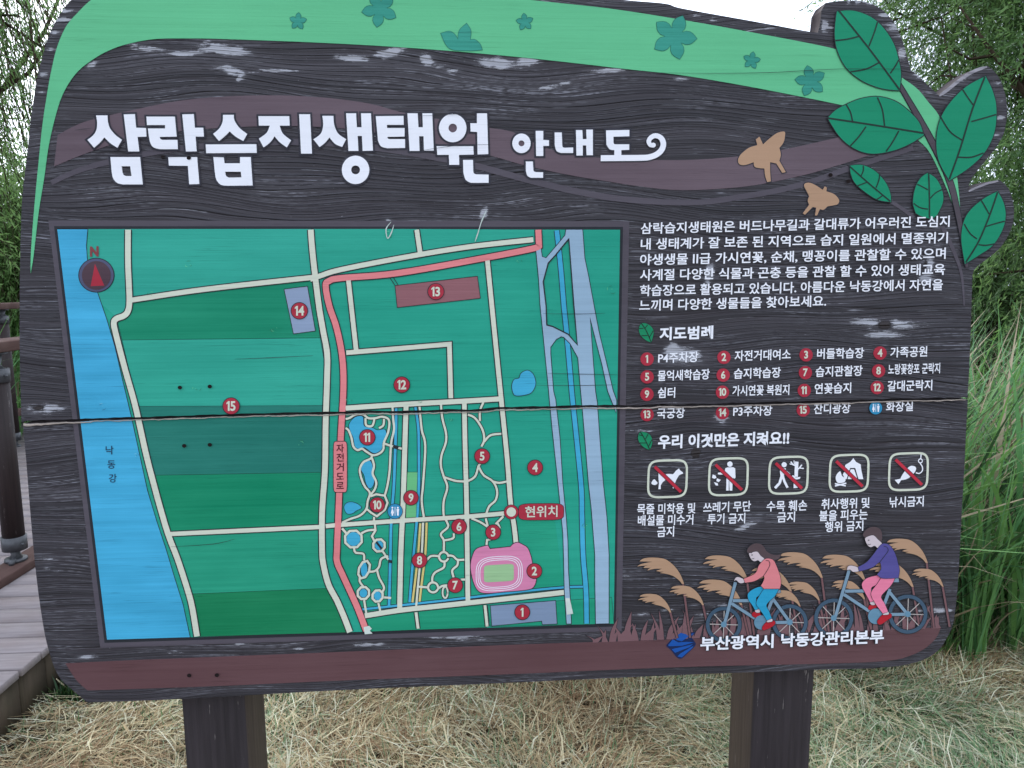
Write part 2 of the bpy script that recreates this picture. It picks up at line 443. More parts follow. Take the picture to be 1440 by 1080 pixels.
def mound(x, y): return .028*np.maximum(0, np.sin(x*9.1+np.sin(y*7))*np.cos(y*11.3+x*3)+.3*np.sin(x*23+y*17))
def straw(name, n, x0, x1, y0, y1, mats, weights, lmin, lmax, wmin, wmax, lift, flat=True, seed=1, zbase=0.0, patch=None, mask=None):
    r = np.random.default_rng(seed)
    x = r.uniform(x0, x1, n); y = r.uniform(y0, y1, n)
    if mask is not None: k = mask(x, y, r); x, y = x[k], y[k]; n = len(x)
    L = r.uniform(lmin, lmax, n)*r.uniform(.5, 1, n); Wd = r.uniform(wmin, wmax, n)
    az = r.uniform(0, 2*math.pi, n)*.6 + 2.4*np.sin(x*1.9+y*2.7)+2*np.sin(x*4.3-y*3.1)
    el = np.abs(r.normal(0, .30, n)) if flat else r.uniform(.7, 1.45, n)
    z = zbase + np.abs(r.normal(0, lift, n)) + mound(x, y)
    d = np.stack([np.cos(az)*np.cos(el), np.sin(az)*np.cos(el), np.sin(el)], -1)
    side = np.stack([-np.sin(az), np.cos(az), r.uniform(-.3, .3, n)], -1)
    P0 = np.stack([x, y, z], -1); bend = r.uniform(-.35, .1, n)[:, None]*np.array([0, 0, 1.]) + r.normal(0, .18, (n, 3))*np.array([1, 1, .2])
    P1 = P0 + d*(L*.5)[:, None]; P2 = P0 + d*L[:, None] + bend*L[:, None]*.6
    P1[:, 2] = np.maximum(P1[:, 2], .004); P2[:, 2] = np.maximum(P2[:, 2], .003)
    w = side*(Wd/2)[:, None]
    V = np.stack([P0-w, P0+w, P1+w, P1-w, P2+w*.3, P2-w*.3], 1).reshape(-1, 3)
    b = (np.arange(n)*6)[:, None]
    F = np.concatenate([b+np.array([0, 1, 2, 3]), b+np.array([3, 2, 4, 5])], 0)
    pv = -.35*np.clip(.7-x, 0, 1) + .15 + (np.sin(x*3.1+y*1.7)+np.sin(x*1.3-y*4.1+1)+.8*np.sin(x*7.7+2*y))/3
    wt = np.cumsum(weights)/sum(weights); u = np.clip(r.random(n)*.66 + .17 + .34*pv, 0, .999)
    mi = np.searchsorted(wt, u)
    return mesh_np(name, V, F, mats, np.concatenate([mi, mi]))
def flatm(name, c, tr=.15, rough=.7): return leaf_mat(name, tuple(v*.8 for v in c), tuple(min(1, v*1.2) for v in c), tr, rough)
ST = [flatm('hay_brown', (.25, .155, .08)), flatm('hay_tan', (.44, .33, .18)), flatm('hay_straw', (.60, .52, .32)), flatm('hay_pale', (.68, .65, .47)), flatm('hay_grey_green', (.34, .42, .25)), flatm('hay_green', (.16, .27, .12))]
def hmask(x, y, r): return ~((x < -.80) & (y > -3)) & ~((x < -.30) & (y > 1.10)) & (((y > .25) & (y < 1.5)) | (r.random(len(x)) < .25))
h = straw('cut_hay', 170000, -1.6, 4.4, -.6, 2.0, ST, (24, 24, 18, 12, 12, 8), .04, .19, .0012, .0034, .022, seed=3, mask=hmask)
tag(h, 'mown dry hay and straw strewn over the ground under the sign', 'cut hay', kind='stuff')
h2 = straw('grass_stubble', 16000, -1.2, 4.4, .3, 2.0, ST[3:], (1, 3, 6), .04, .12, .002, .004, .005, flat=False, seed=5, mask=hmask)
tag(h2, 'short green and yellow grass stubble poking through the hay', 'grass', kind='stuff')
def litter(x, y, r): return ~((x < -.80) & (y > -3))
h3 = straw('scattered_straw', 26000, -4, 6, -4, 2.2, ST, (16, 22, 22, 14, 14, 12), .07, .22, .003, .006, .02, seed=9, mask=litter)
tag(h3, 'loose straw thinly scattered in front of the sign', 'straw', kind='stuff')

# ================================================================== SIGN
sign = empty('information_sign', tuple(ROOT_LOC)); sign['_o'] = [float(v) for v in ROOT_LOC]
tag(sign, 'large dark wooden park map sign with green leaf carving, standing on two posts', 'sign')

OUT_L = [(30, 594, 1), (30, 588), (28, 520), (27.5, 460), (28, 380), (30, 300), (33, 260), (39, 210), (43, 170), (48, 135), (52, 110), (57, 90), (63, 68), (70, 47), (80, 27), (93, 8), (108, -8), (125, -20), (150, -33), (190, -43), (300, -52), (450, -50), (620, -38), (780, -16), (873, -1), (935, 5), (960, 12), (1060, 30), (1130, 43), (1150, 46, 1), (1153, 34), (1155, 15, 1), (1161, 4, 1), (1185, 1), (1215, 2), (1238, 12), (1256, 30), (1266, 50), (1273, 70), (1279, 92), (1281, 99, 1), (1290, 105), (1303, 118), (1314, 128), (1320, 134, 1), (1332, 125), (1350, 110), (1370, 98), (1388, 92, 1), (1400, 102), (1409, 118), (1415, 140), (1416, 162), (1412, 186), (1404, 202), (1394, 216), (1383, 229), (1372, 243), (1364, 256), (1361, 268, 1), (1372, 262), (1390, 256), (1405, 253, 1), (1415, 261), (1423, 277), (1426, 300), (1422, 322), (1412, 341), (1402, 353), (1388, 364), (1373, 376), (1368, 386), (1367, 405), (1365, 470), (1363, 520), (1361, 552), (1361, 560, 1)]
OUT_R = [(1361, 562, 1), (1359, 600), (1356, 660), (1352, 730), (1349, 790), (1345, 845), (1340, 878), (1332, 896), (1322, 912), (1306, 924), (1286, 932), (1260, 937), (1225, 940, 1), (1147, 942), (960, 949), (720, 960), (480, 970.5), (253, 983), (123, 988, 1), (104, 972), (82, 950), (67, 909), (58, 862), (50, 800), (43, 725), (37, 650), (33.5, 612), (32, 598, 1)]
up = smooth_pts(OUT_L, False, 8); lo = smooth_pts(OUT_R, False, 8)
xs = np.arange(1356, 32, -6.0)
up_loop = up + [(x, float(crk(x, -1))) for x in xs]
lo_loop = lo + [(x, float(crk(x, 1))) for x in xs[::-1]]
KN = [(54, 572, 16, 7, 1), (140, 790, 24, 9, .0), (1244, 457, 20, 11, 1), (978, 637, 14, 15, 1), (1058, 740, 16, 9, .25), (1160, 577, 8, 5, .6), (930, 575, 22, 8, .4), (1008, 592, 14, 8, .3), (985, 390, 10, 14, .2), (1302, 372, 7, 12, .8), (600, 110, 24, 9, 0), (1305, 690, 26, 9, .1), (280, 300, 30, 10, 0), (760, 290, 26, 10, 0), (350, 925, 30, 8, 0), (1285, 745, 8, 6, .2), (1126, 570, 6, 4, .6)]
WEAR = [(205, 68, 30, 4, 8), (258, 75.5, 26, 3.5, 0), (315, 70, 40, 7.5, 6), (300, 62, 14, 4, 20), (325, 99, 22, 6, 15), (378, 98, 38, 3, 3), (337, 111, 4, 6, 0), (495, 82, 24, 6, 5), (548, 74, 24, 7, -8), (600, 84, 11, 9, 35), (628, 97, 19, 3, 12), (700, 89, 28, 9, 5), (742, 86, 14, 8, 0), (860, 100, 30, 3, 3), (780, 121, 36, 3, -12), (955, 113, 15, 3, 0), (62, 104, 8, 4, -10), (60, 128, 7, 2, -8), (88, 28, 15, 3, 0), (92, 14, 16, 2.5, 0), (72, 70, 9, 1.6, 0), (77, 45, 11, 1.5, 0), (128, 92, 9, 5, -30), (1244, 455, 48, 8, 4), (1244, 470, 26, 6, 0), (962, 500, 26, 12, 0), (945, 492, 10, 12, 60), (944, 573, 14, 5, 0), (1014, 588, 10, 10, 0), (530, 908, 34, 3, 3), (640, 896, 52, 4, 2), (118, 923, 22, 2.6, 8), (350, 908, 34, 1.4, 8), (420, 912, 22, 1.3, 12), (240, 917, 40, 1.2, 8), (90, 945, 12, 2, 0), (1215, 4, 36, 3, 0), (1243, 20, 14, 2.5, 5), (1256, 37, 12, 5, 8), (1263, 50, 10, 2, 0), (1268, 76, 7, 9, 0), (1290, 106, 8, 4, 20), (1362, 109, 13, 3, -10), (1400, 115, 8, 3, 5), (1408, 140, 7, 2, 0), (1405, 165, 9, 2, 0), (1398, 190, 8, 1.6, 0), (997, 385, 6, 17, 10), (1305, 372, 9, 14, 0), (1303, 392, 10, 8, 0), (1320, 858, 42, 2, -2), (1330, 843, 30, 1.4, -3), (1300, 868, 40, 1.6, -2), (1010, 862, 28, 2, -4), (1030, 852, 30, 1.5, -2), (915, 862, 60, 1.2, -9), (1090, 878, 30, 1.5, -2), (60, 574, 26, 8, 0), (75, 787, 30, 1, 4), (70, 800, 14, 1.6, 20), (860, 1, 60, 1.5, 1), (990, 24, 45, 1.4, 12), (1070, 38, 35, 1.2, 6), (1160, 37, 4, 14, 0), (1168, 38, 6, 1.5, 0), (1170, 49, 8, 1.5, 0), (880, 812, 22, 1.6, 0), (905, 607, 40, 1.2, 4), (1050, 740, 18, 5, -20), (690, 912, 40, 1, 1), (1100, 128, 30, 1, 5), (680, 300, 5, 12, 20), (545, 315, 7, 8, 0), (925, 586, 20, 1.5, 0)]
def plank(name, loop):
    P = np.array(loop); x0, y0 = P.min(0); x1, y1 = P.max(0); g = 6.0
    gx, gy = np.meshgrid(np.arange(x0+2, x1, g), np.arange(y0+2, y1, g)); G = np.stack([gx.ravel(), gy.ravel()], 1)
    # keep inner points away from the outline
    ins = np.zeros(len(G), bool); Q = np.roll(P, -1, 0)
    for a, b in zip(P, Q):
        c = (a[1] > G[:, 1]) != (b[1] > G[:, 1])
        with np.errstate(divide='ignore', invalid='ignore'):
            ins ^= c & (G[:, 0] < (b[0]-a[0])*(G[:, 1]-a[1])/(b[1]-a[1]+1e-12)+a[0])
    dm = np.full(len(G), 1e9)
    for a in P: dm = np.minimum(dm, np.hypot(G[:, 0]-a[0], G[:, 1]-a[1]))
    G = G[ins & (dm > 3)]
    n = len(P); allp = [Vector((float(a), float(b))) for a, b in np.concatenate([P, G])]
    vv, _, ff, *_ = delaunay_2d_cdt(allp, [(i, (i+1) % n) for i in range(n)], [], 1, 1e-4)
    V2 = np.array([(v.x, v.y) for v in vv])
    front = on_board(V2, 0.0); nb = len(front)
    outl = on_board(P, 0.0)
    # rounded arris, then the sides, then the back
    V = [*front]; F = [tuple(f) for f in ff]; mi = [0]*len(F)
    ring1 = outl; ring2 = outl - BN*.042
    b1 = len(V); V += [*ring1]; b2 = len(V); V += [*ring2]
    for i in range(n):
        j = (i+1) % n; F.append((b1+i, b1+j, b2+j, b2+i)); mi.append(1)
    F2 = tessellate_polygon([[Vector((float(p[0]), float(p[1]), 0)) for p in P]])
    for t in F2: F.append(tuple(b2+i for i in t)[::-1]); mi.append(1)
    o = mesh_np(name, np.array(V)-ROOT_LOC, F, [WOOD, EDGE], mi, sign)
    X2 = np.concatenate([V2, P, P]); W3 = np.array(V)
    gr = W3[:, 2].copy() + .010*np.sin(X2[:, 0]*.009+X2[:, 1]*.013) + .006*np.sin(X2[:, 0]*.021-X2[:, 1]*.03+2) + .00003*(X2[:, 0]-600)
    wear = np.zeros(len(X2)); kn = np.zeros(len(X2))
    for cx, cy, rx, ry, st in KN:
        dx, dy = (X2[:, 0]-cx)/(rx*2.2), (X2[:, 1]-cy)/(ry*1.7); e = np.exp(-(dx*dx+dy*dy))
        gr += (dy*e)*ry*.0011; 
        dd = np.exp(-((X2[:, 0]-cx)/(rx*.62))**2-((X2[:, 1]-cy)/(ry*.62))**2); kn = np.maximum(kn, dd*st)
    for cx, cy, rx, ry, ang in WEAR:
        c, s_ = math.cos(math.radians(ang)), math.sin(math.radians(ang)); ax, ay = X2[:, 0]-cx, X2[:, 1]-cy
        u, v = (ax*c+ay*s_)/rx, (-ax*s_+ay*c)/max(ry*.85, 2.2)
        am = min(1, (ry/2.6)**.5)*1.06
        wear = np.maximum(wear, np.exp(-(u*u+v*v)*.7)*am)
    wear *= (1-kn)*(.94+.06*np.sin(X2[:, 0]*.31+X2[:, 1]*.9))
    for k, arr in (('grain', gr), ('wear', wear), ('knot', kn)):
        at = o.data.attributes.new(k, 'FLOAT', 'POINT'); at.data.foreach_set('value', arr.astype(np.float32))
    return o
plank('plank', up_loop); plank('plank', lo_loop)
# the splintered pale lip of the lower plank along the crack
b = Bag(); xs2 = np.arange(33, 1361, 5.0)
th = np.interp(xs2, [30, 60, 110, 200, 330, 440, 560, 700, 830, 960, 1100, 1361], [5.5, 4.2, 2.4, 1.8, 1.7, 2.2, 2.4, 2.0, 2.6, 2.2, 1.7, 1.4]) *.72 + rng.uniform(-.55, .45, len(xs2))
A = on_board(np.stack([xs2, crk(xs2, 1)-.6], 1), -.004); Bq = on_board(np.stack([xs2, crk(xs2, 1)+th*.5], 1), .0052); C2 = on_board(np.stack([xs2, crk(xs2, 1)+th], 1), .0048)
n = len(xs2); V = np.concatenate([A, Bq, C2]); F = [(i, i+1, n+i+1, n+i) for i in range(n-1)]+[(n+i, n+i+1, 2*n+i+1, 2*n+i) for i in range(n-1)]
mesh_np('split_edge', V-ROOT_LOC, F, [RAW], None, sign)

# ---- raised plum ribbons behind the title
a = Art()
a.fill([(76, 234, 1), (81, 190, 1), (103, 178), (130, 168), (190, 154), (250, 142), (310, 136), (380, 134), (440, 136), (490, 141), (530, 148), (575, 160), (690, 180, 1), (722, 186), (760, 205), (800, 216), (860, 223), (960, 225), (1037, 220), (1103, 210), (1180, 193), (1215, 186, 1), (1240, 213, 1), (1227, 217), (1180, 232), (1127, 247), (1050, 262), (960, 267.5), (900, 262), (860, 256), (800, 246), (740, 233), (690, 219), (627, 205), (530, 186), (440, 178), (350, 178), (250, 185), (170, 200), (120, 216)], .7, PLUM, base=0, smooth=True)
a.make('ribbon', sign)
a = Art(); a.stroke([(72, 257), (110, 240), (160, 226), (230, 212), (320, 203), (430, 200), (530, 208), (627, 224), (680, 236), (735, 251), (800, 267), (860, 278), (930, 284), (990, 284), (1040, 277), (1093, 268), (1143, 255), (1193, 237), (1240, 222), (1284, 208)], [7, 8, 8, 9, 9, 9, 8, 8, 8, 7], .5, PLUM2)
a.make('ribbon', sign)

# ---- green band with cut-in ivy shapes
a = Art()
band_o = [(43, 384, 1), (43.5, 355), (48, 293), (55, 220), (60, 173), (67, 127), (72, 100), (80, 67), (93, 37), (110, 17), (128, 0), (150, -12), (200, -22), (400, -28), (600, -20), (700, -7), (747, 0), (857, 12), (960, 28), (1060, 46), (1167, 67), (1215, 82), (1245, 95), (1268, 109), (1290, 125), (1305, 143), (1320, 162), (1331, 190), (1340, 220), (1346, 250), (1350, 290), (1352, 326, 1)]
band_i = [(1349, 312), (1341, 290), (1330, 262), (1309, 217), (1290, 196), (1262, 175), (1230, 160), (1180, 147), (1060, 123), (960, 106), (880, 97), (747, 82), (613, 70), (480, 61.5), (320, 55), (253, 54), (217, 55), (187, 60), (160, 68), (133, 82), (107, 103), (88, 133), (77, 167), (68, 207), (62, 250), (54, 300), (47, 360)]
a.fill(band_o+band_i, .9, LGREEN, base=0, smooth=True); a.make('green_band', sign)
def ivy(cx, cy, r, rot, lobes=5, sq=.8):
    pts = []
    for i in range(lobes*10):
        t = i/(lobes*10); ph = (t*lobes) % 1; rr = r*(.42+.58*abs(math.sin(ph*math.pi))**.75)
        # pointed petal tips
        rr *= 1+.10*max(0, 1-abs(ph-.5)*8); an = rot+2*math.pi*t
        pts.append((cx+rr*math.cos(an), cy+rr*sq*math.sin(an)))
    return pts
for cx, cy, r, rot in ((419, 30, 11, .4), (534, 13, 23, 1.1), (738, 31, 11, .2), (948, 52, 29, .7), (1057, 85, 11, .5), (1140, 114, 20, .1)):
    a = Art(); L = ivy(cx, cy, r, rot, 5, 1.0); a.stroke(L, 1.5, 1.35, paint('ivy_line', (30, 110, 92), .2, .5), closed=True, smooth=False); a.fill(L, 1.5, IVY); a.make('ivy_shape', sign)
a = Art(); L = [(620, 47, 1), (632, 44), (640, 49), (644, 56, 1), (646, 43), (656, 33, 1), (662, 43), (661, 56, 1), (668, 56), (675, 62), (678, 70, 1), (660, 71), (632, 68)]
L = smooth_pts(L, True); a.stroke(L, 1.5, 1.35, paint('ivy_line', (0, 0, 0)), closed=True, smooth=False); a.fill(L, 1.5, IVY); a.make('ivy_shape', sign)

# ---- stems and big leaves
a = Art()
a.stroke([(1264, 118), (1284, 152), (1300, 180), (1315, 208), (1328, 235), (1338, 262), (1345, 290), (1351, 320), (1356, 350), (1360, 376)], [8, 10, 11, 11, 10, 9, 8, 6], 1.35, OUT)
a.stroke([(1264, 118), (1284, 152), (1300, 180), (1315, 208), (1328, 235), (1338, 262), (1345, 290), (1351, 320), (1356, 350), (1360, 376)], [5, 7, 8, 8, 8, 7, 6, 4], 2.0, paint('stem_grey', (76, 70, 80), .15))
a.make('branch', sign); a = Art(); a.stroke([(1252, 283), (1268, 293), (1285, 306)], 5, .5, PLUM2); a.make('branch', sign); a = Art(); a.stroke([(1325, 318), (1340, 350), (1352, 385), (1356, 430)], [6, 5, 2], .5, PLUM2)
a.make('branch', sign)
VEIN = paint('vein', (28, 50, 46), .1, .4, crack=False)
def leaf(loop, veins, vw=1.7, ow=2.6, h=2.5, m_=LEAF, base=.9):
    a = Art(); a.stroke(loop, ow, h-.1, OUT, closed=True); a.fill(loop, h, m_, base=base, smooth=True); o = a.make('leaf', sign)
    a = Art()
    for i, v in enumerate(veins): a.stroke(v, vw*1.2 if i else vw*1.45, h+.4, VEIN)
    a.make('vein', o); return o
leaf([(1177, 16, 1), (1200, 15), (1225, 24), (1243, 40), (1257, 62), (1264, 85), (1267, 105), (1265, 127, 1), (1250, 126), (1232, 122), (1210, 112), (1190, 95), (1178, 72), (1174, 50), (1175, 30)],
     [[(1179, 14), (1222, 68), (1265, 126)], [(1175, 57), (1192, 55), (1208, 51)], [(1234, 31), (1229, 47), (1222, 65)], [(1196, 101), (1218, 97), (1236, 88)], [(1264, 84), (1259, 93), (1252, 103)]])
leaf([(1164, 166, 1), (1175, 155), (1190, 147), (1210, 139), (1235, 136), (1260, 143), (1280, 158), (1293, 173), (1299, 190, 1), (1280, 202), (1255, 212), (1225, 216), (1200, 208), (1180, 191)],
     [[(1164, 166), (1230, 176), (1298, 187)], [(1190, 147), (1196, 158), (1199, 171)], [(1234, 137), (1241, 155), (1244, 178)], [(1196, 205), (1207, 193), (1218, 178)], [(1246, 213), (1255, 200), (1264, 184)]])
leaf([(1386, 107, 1), (1360, 121), (1338, 142), (1323, 166), (1317, 195), (1320, 225), (1335, 254, 1), (1360, 238), (1380, 220), (1393, 200), (1400, 178), (1401, 150), (1396, 128)],
     [[(1385, 108), (1367, 155), (1350, 210), (1335, 252)], [(1354, 126), (1361, 137), (1369, 148)], [(1322, 163), (1336, 185), (1353, 197)], [(1401, 161), (1384, 166), (1366, 171)], [(1383, 215), (1366, 221), (1347, 221)]])
leaf([(1195, 233, 1), (1212, 232), (1230, 240), (1245, 256), (1252, 272), (1253, 284, 1), (1235, 281), (1218, 271), (1203, 258), (1197, 246)],
     [[(1195, 234), (1222, 258), (1252, 283)], [(1214, 233), (1214, 240), (1211, 247)], [(1237, 244), (1236, 253), (1232, 264)], [(1204, 262), (1212, 259), (1220, 256)], [(1232, 281), (1237, 278), (1241, 275)]], 1.4, 2.2)
leaf([(1305, 243, 1), (1317, 252), (1325, 268), (1326, 284), (1318, 302, 1), (1310, 307), (1298, 305), (1288, 300, 1), (1284, 285), (1287, 265), (1295, 250)],
     [[(1306, 243), (1307, 275), (1307, 306)], [(1290, 259), (1298, 263), (1305, 267)], [(1285, 286), (1294, 292), (1305, 294)], [(1326, 266), (1316, 271), (1308, 279)]], 1.4, 2.2)
leaf([(1403, 269, 1), (1384, 279), (1365, 295), (1355, 313), (1352, 338), (1357, 371, 1), (1378, 358), (1395, 346), (1408, 327), (1414, 307), (1412, 287)],
     [[(1403, 270), (1392, 302), (1376, 340), (1358, 369)], [(1380, 282), (1385, 290), (1391, 301)], [(1356, 315), (1364, 328), (1374, 336)], [(1413, 311), (1398, 315), (1385, 319)], [(1398, 343), (1386, 345), (1376, 344)]], 1.6, 2.4)
SML = paint('small_leaf_green', (20, 136, 96), .1, .5)
leaf(zc([(130, 25, 1), (180, 32), (222, 65), (235, 110), (215, 190, 1), (170, 170), (125, 128), (110, 75)], 880, 450, 6), [zc([(130, 25), (175, 95), (215, 188)], 880, 450, 6), zc([(112, 72), (150, 70)], 880, 450, 6), zc([(185, 40), (160, 72)], 880, 450, 6), zc([(132, 132), (185, 130)], 880, 450, 6), zc([(232, 90), (200, 145)], 880, 450, 6)], .9, 1.2, 1.0, SML, 0)
leaf(zc([(70, 45, 1), (130, 58), (168, 92), (178, 150), (155, 215, 1), (95, 185), (52, 130), (50, 80)], 890, 600, 6.545), [zc([(70, 48), (115, 125), (155, 212)], 890, 600, 6.545), zc([(55, 75), (95, 85)], 890, 600, 6.545), zc([(140, 68), (115, 115)], 890, 600, 6.545), zc([(62, 150), (125, 150)], 890, 600, 6.545), zc([(175, 120), (145, 180)], 890, 600, 6.545)], .9, 1.2, 1.0, SML, 0)

# ---- butterflies
for L in ([(1103, 185), (1093, 187), (1082, 195), (1073, 203, 1), (1068, 192, 1), (1063, 196, 1), (1065, 204, 1), (1053, 208), (1042, 217), (1038, 225), (1040, 231), (1048, 232), (1060, 228, 1), (1062, 235), (1075, 237, 1), (1076, 247), (1079, 256, 1), (1084, 255, 1), (1083, 240), (1083, 228, 1), (1092, 230, 1), (1100, 243, 1), (1105, 242, 1), (1096, 226, 1), (1098, 217), (1096, 208, 1), (1102, 200), (1104, 190)],
          [(1132, 258), (1139, 257), (1148, 261), (1157, 267, 1), (1160, 262, 1), (1163, 264, 1), (1162, 269, 1), (1173, 273), (1180, 281), (1178, 287), (1171, 289), (1164, 290, 1), (1158, 295), (1153, 294, 1), (1149, 303, 1), (1146, 303, 1), (1148, 292, 1), (1143, 291, 1), (1132, 302, 1), (1129, 300, 1), (1138, 288, 1), (1136, 282), (1138, 276, 1), (1134, 268), (1131, 262)]):
    a = Art(); a.stroke(L, 2.6, .95, DARKW, closed=True); a.fill(L, 1.6, TAN, base=.4, smooth=True); a.make('butterfly', sign)

# ---- title lettering (hand cut shapes)
Z1 = (100, 140, 4.8); Z2 = (380, 140, 4.5); Z3 = (680, 140, 4.5); Z0 = (0, 0, 3)
def glyph(zone, *loops, smooth=True):
    global TA
    Ls = [zc(l, *zone) for l in loops]
    if smooth: Ls = [smooth_pts(l, True) for l in Ls]
    a = TA
    a.stroke(Ls[0], 5.5, 1.2, DARKW, closed=True, smooth=False)
    a.fill(Ls, 2.2, WHITE, base=.9)
def K(*p): return [q+(1,) for q in p]
def start(): 
    global TA; TA = Art()
def done(): TA.make('letter', sign)
start()
glyph(Z1, [(168, 107, 1), (245, 107, 1), (248, 150), (262, 195), (300, 240), (343, 272, 1), (312, 325, 1), (265, 295), (224, 255, 1), (195, 290), (155, 325, 1), (110, 272, 1), (150, 240), (172, 200), (175, 150)])
glyph(Z1, K((355, 100), (430, 98), (438, 190), (505, 192), (508, 250), (448, 252), (460, 350), (385, 350)))
glyph(Z1, K((265, 388), (465, 388), (483, 573))+[(350, 573, 1), (310, 562), (282, 528), (272, 470, 1)], K((340, 450), (398, 450), (408, 516))+[(370, 516, 1), (352, 508), (346, 490, 1)]); done(); start()
glyph(Z1, K((508, 115), (700, 115), (712, 250), (598, 252))+[(602, 266), (618, 272, 1)]+K((717, 272), (720, 335))+[(600, 335, 1), (555, 322), (532, 285), (518, 195, 1)]+K((634, 195), (634, 172), (512, 172)))
glyph(Z1, K((750, 100), (828, 98), (835, 190), (892, 190), (896, 250), (840, 250), (847, 350), (775, 350)))
glyph(Z1, K((655, 388), (850, 388), (865, 570), (797, 572), (788, 448), (660, 446))); done(); start()
glyph(Z1, [(1025, 103, 1), (1098, 103, 1), (1102, 140), (1135, 190), (1188, 232, 1), (1162, 280, 1), (1110, 250), (1070, 215, 1), (1040, 245), (998, 280, 1), (958, 232, 1), (1000, 195), (1022, 150)])
glyph(Z1, K((908, 303), (1250, 301), (1253, 360), (912, 362)))
glyph(Z1, K((960, 388), (1030, 388), (1035, 430), (1140, 430), (1140, 388), (1212, 388), (1225, 580))+[(1060, 582, 1), (1010, 575), (980, 540), (970, 490, 1)], K((1040, 487), (1145, 487), (1150, 525))+[(1065, 527, 1), (1048, 518), (1042, 505)]); done(); start()
glyph(Z0, K((1090, 490), (1220, 490), (1222, 530), (1180, 530))+[(1192, 562), (1228, 592, 1), (1210, 622, 1), (1180, 600), (1158, 575, 1), (1140, 600), (1112, 622, 1), (1092, 585, 1), (1125, 560), (1138, 530, 1), (1092, 530, 1)])
glyph(Z0, K((1262, 482), (1308, 482), (1316, 648), (1270, 648))); done(); start()
glyph(Z2, [(330, 103, 1), (400, 103, 1), (405, 160), (430, 215), (480, 250, 1), (455, 300, 1), (410, 280), (375, 240, 1), (345, 275), (312, 300, 1), (273, 252, 1), (320, 215), (335, 160)])
glyph(Z2, K((480, 87), (543, 87), (548, 175), (578, 175), (575, 87), (637, 87), (650, 323), (585, 325), (580, 230), (553, 230), (558, 325), (495, 325)))
glyph(Z2, ellipse(540, 445, 87, 90, 36), ellipse(540, 445, 28, 28, 20), smooth=False); done(); start()
glyph(Z2, K((668, 105), (843, 103), (845, 160), (738, 160), (740, 180), (850, 180), (850, 234), (742, 236))+[(744, 246), (756, 250, 1)]+K((853, 250), (853, 306))+[(740, 308, 1), (700, 295), (682, 260, 1)])
glyph(Z2, K((868, 87), (933, 87), (938, 175), (966, 175), (963, 87), (1025, 87), (1035, 323), (973, 323), (970, 232), (942, 232), (945, 325), (882, 325))); done(); start()
glyph(Z2, ellipse(1155, 180, 87, 90, 36), ellipse(1155, 180, 27, 28, 20), smooth=False)
glyph(Z2, K((1053, 295), (1285, 295), (1288, 348), (1195, 350), (1196, 413), (1133, 413), (1130, 350), (1057, 350)))
glyph(Z2, K((1308, 87), (1372, 87), (1380, 345), (1312, 347), (1310, 205), (1268, 203), (1266, 150), (1308, 150)))
glyph(Z2, K((1220, 382), (1283, 382), (1285, 450))+[(1288, 466), (1302, 473, 1)]+K((1382, 475), (1382, 527))+[(1270, 527, 1), (1237, 508), (1222, 460, 1)]); done(); start()
glyph(Z3, ellipse(240, 277, 58, 62, 32), ellipse(240, 277, 19, 19, 16), smooth=False)
glyph(Z3, K((330, 198), (378, 198), (378, 255), (414, 257), (414, 293), (378, 293), (378, 357), (333, 357)))
glyph(Z3, K((267, 392), (312, 392), (315, 440))+[(318, 454), (332, 459, 1)]+K((377, 460), (377, 495))+[(300, 495, 1), (277, 482), (268, 450, 1)]); done(); start()
glyph(Z3, K((450, 208), (495, 208), (498, 288))+[(501, 301), (515, 305, 1)]+K((567, 303), (567, 338))+[(490, 338, 1), (462, 325), (451, 290, 1)])
glyph(Z3, K((585, 193), (625, 193), (628, 250), (652, 250), (650, 190), (692, 190), (692, 352), (652, 352), (650, 290), (628, 290), (628, 354), (588, 354))); done(); start()
glyph(Z3, K((775, 195), (923, 192), (923, 232), (822, 235), (822, 268))+[(825, 280), (838, 283, 1)]+K((922, 283), (922, 318), (872, 320), (872, 356), (828, 356), (828, 320))+[(798, 314), (778, 285, 1)])
cv = smooth_pts(zc([(742, 371, 1), (870, 370), (980, 369), (1040, 366), (1090, 350), (1124, 322), (1138, 286), (1130, 252), (1106, 232), (1078, 230), (1054, 246), (1046, 268), (1056, 287), (1074, 291)], *Z3), False, 8)
TA.stroke(cv, [11.6, 11.6, 11.6, 11.6, 11, 11, 10.5, 10, 9, 8], 1.2, DARKW, smooth=False)
A_, B_ = strip(cv, [8.4, 8.4, 8.4, 8.2, 8, 8, 7.6, 7, 6.4, 5.6]); TA.fill([tuple(p) for p in A_]+[tuple(p) for p in B_[::-1]], 2.2, WHITE, base=.9)
TA.fill(ellipse(*zc([(1074, 288)], *Z3)[0], 3.6, 3.4, 16), 2.6, WHITE); done()

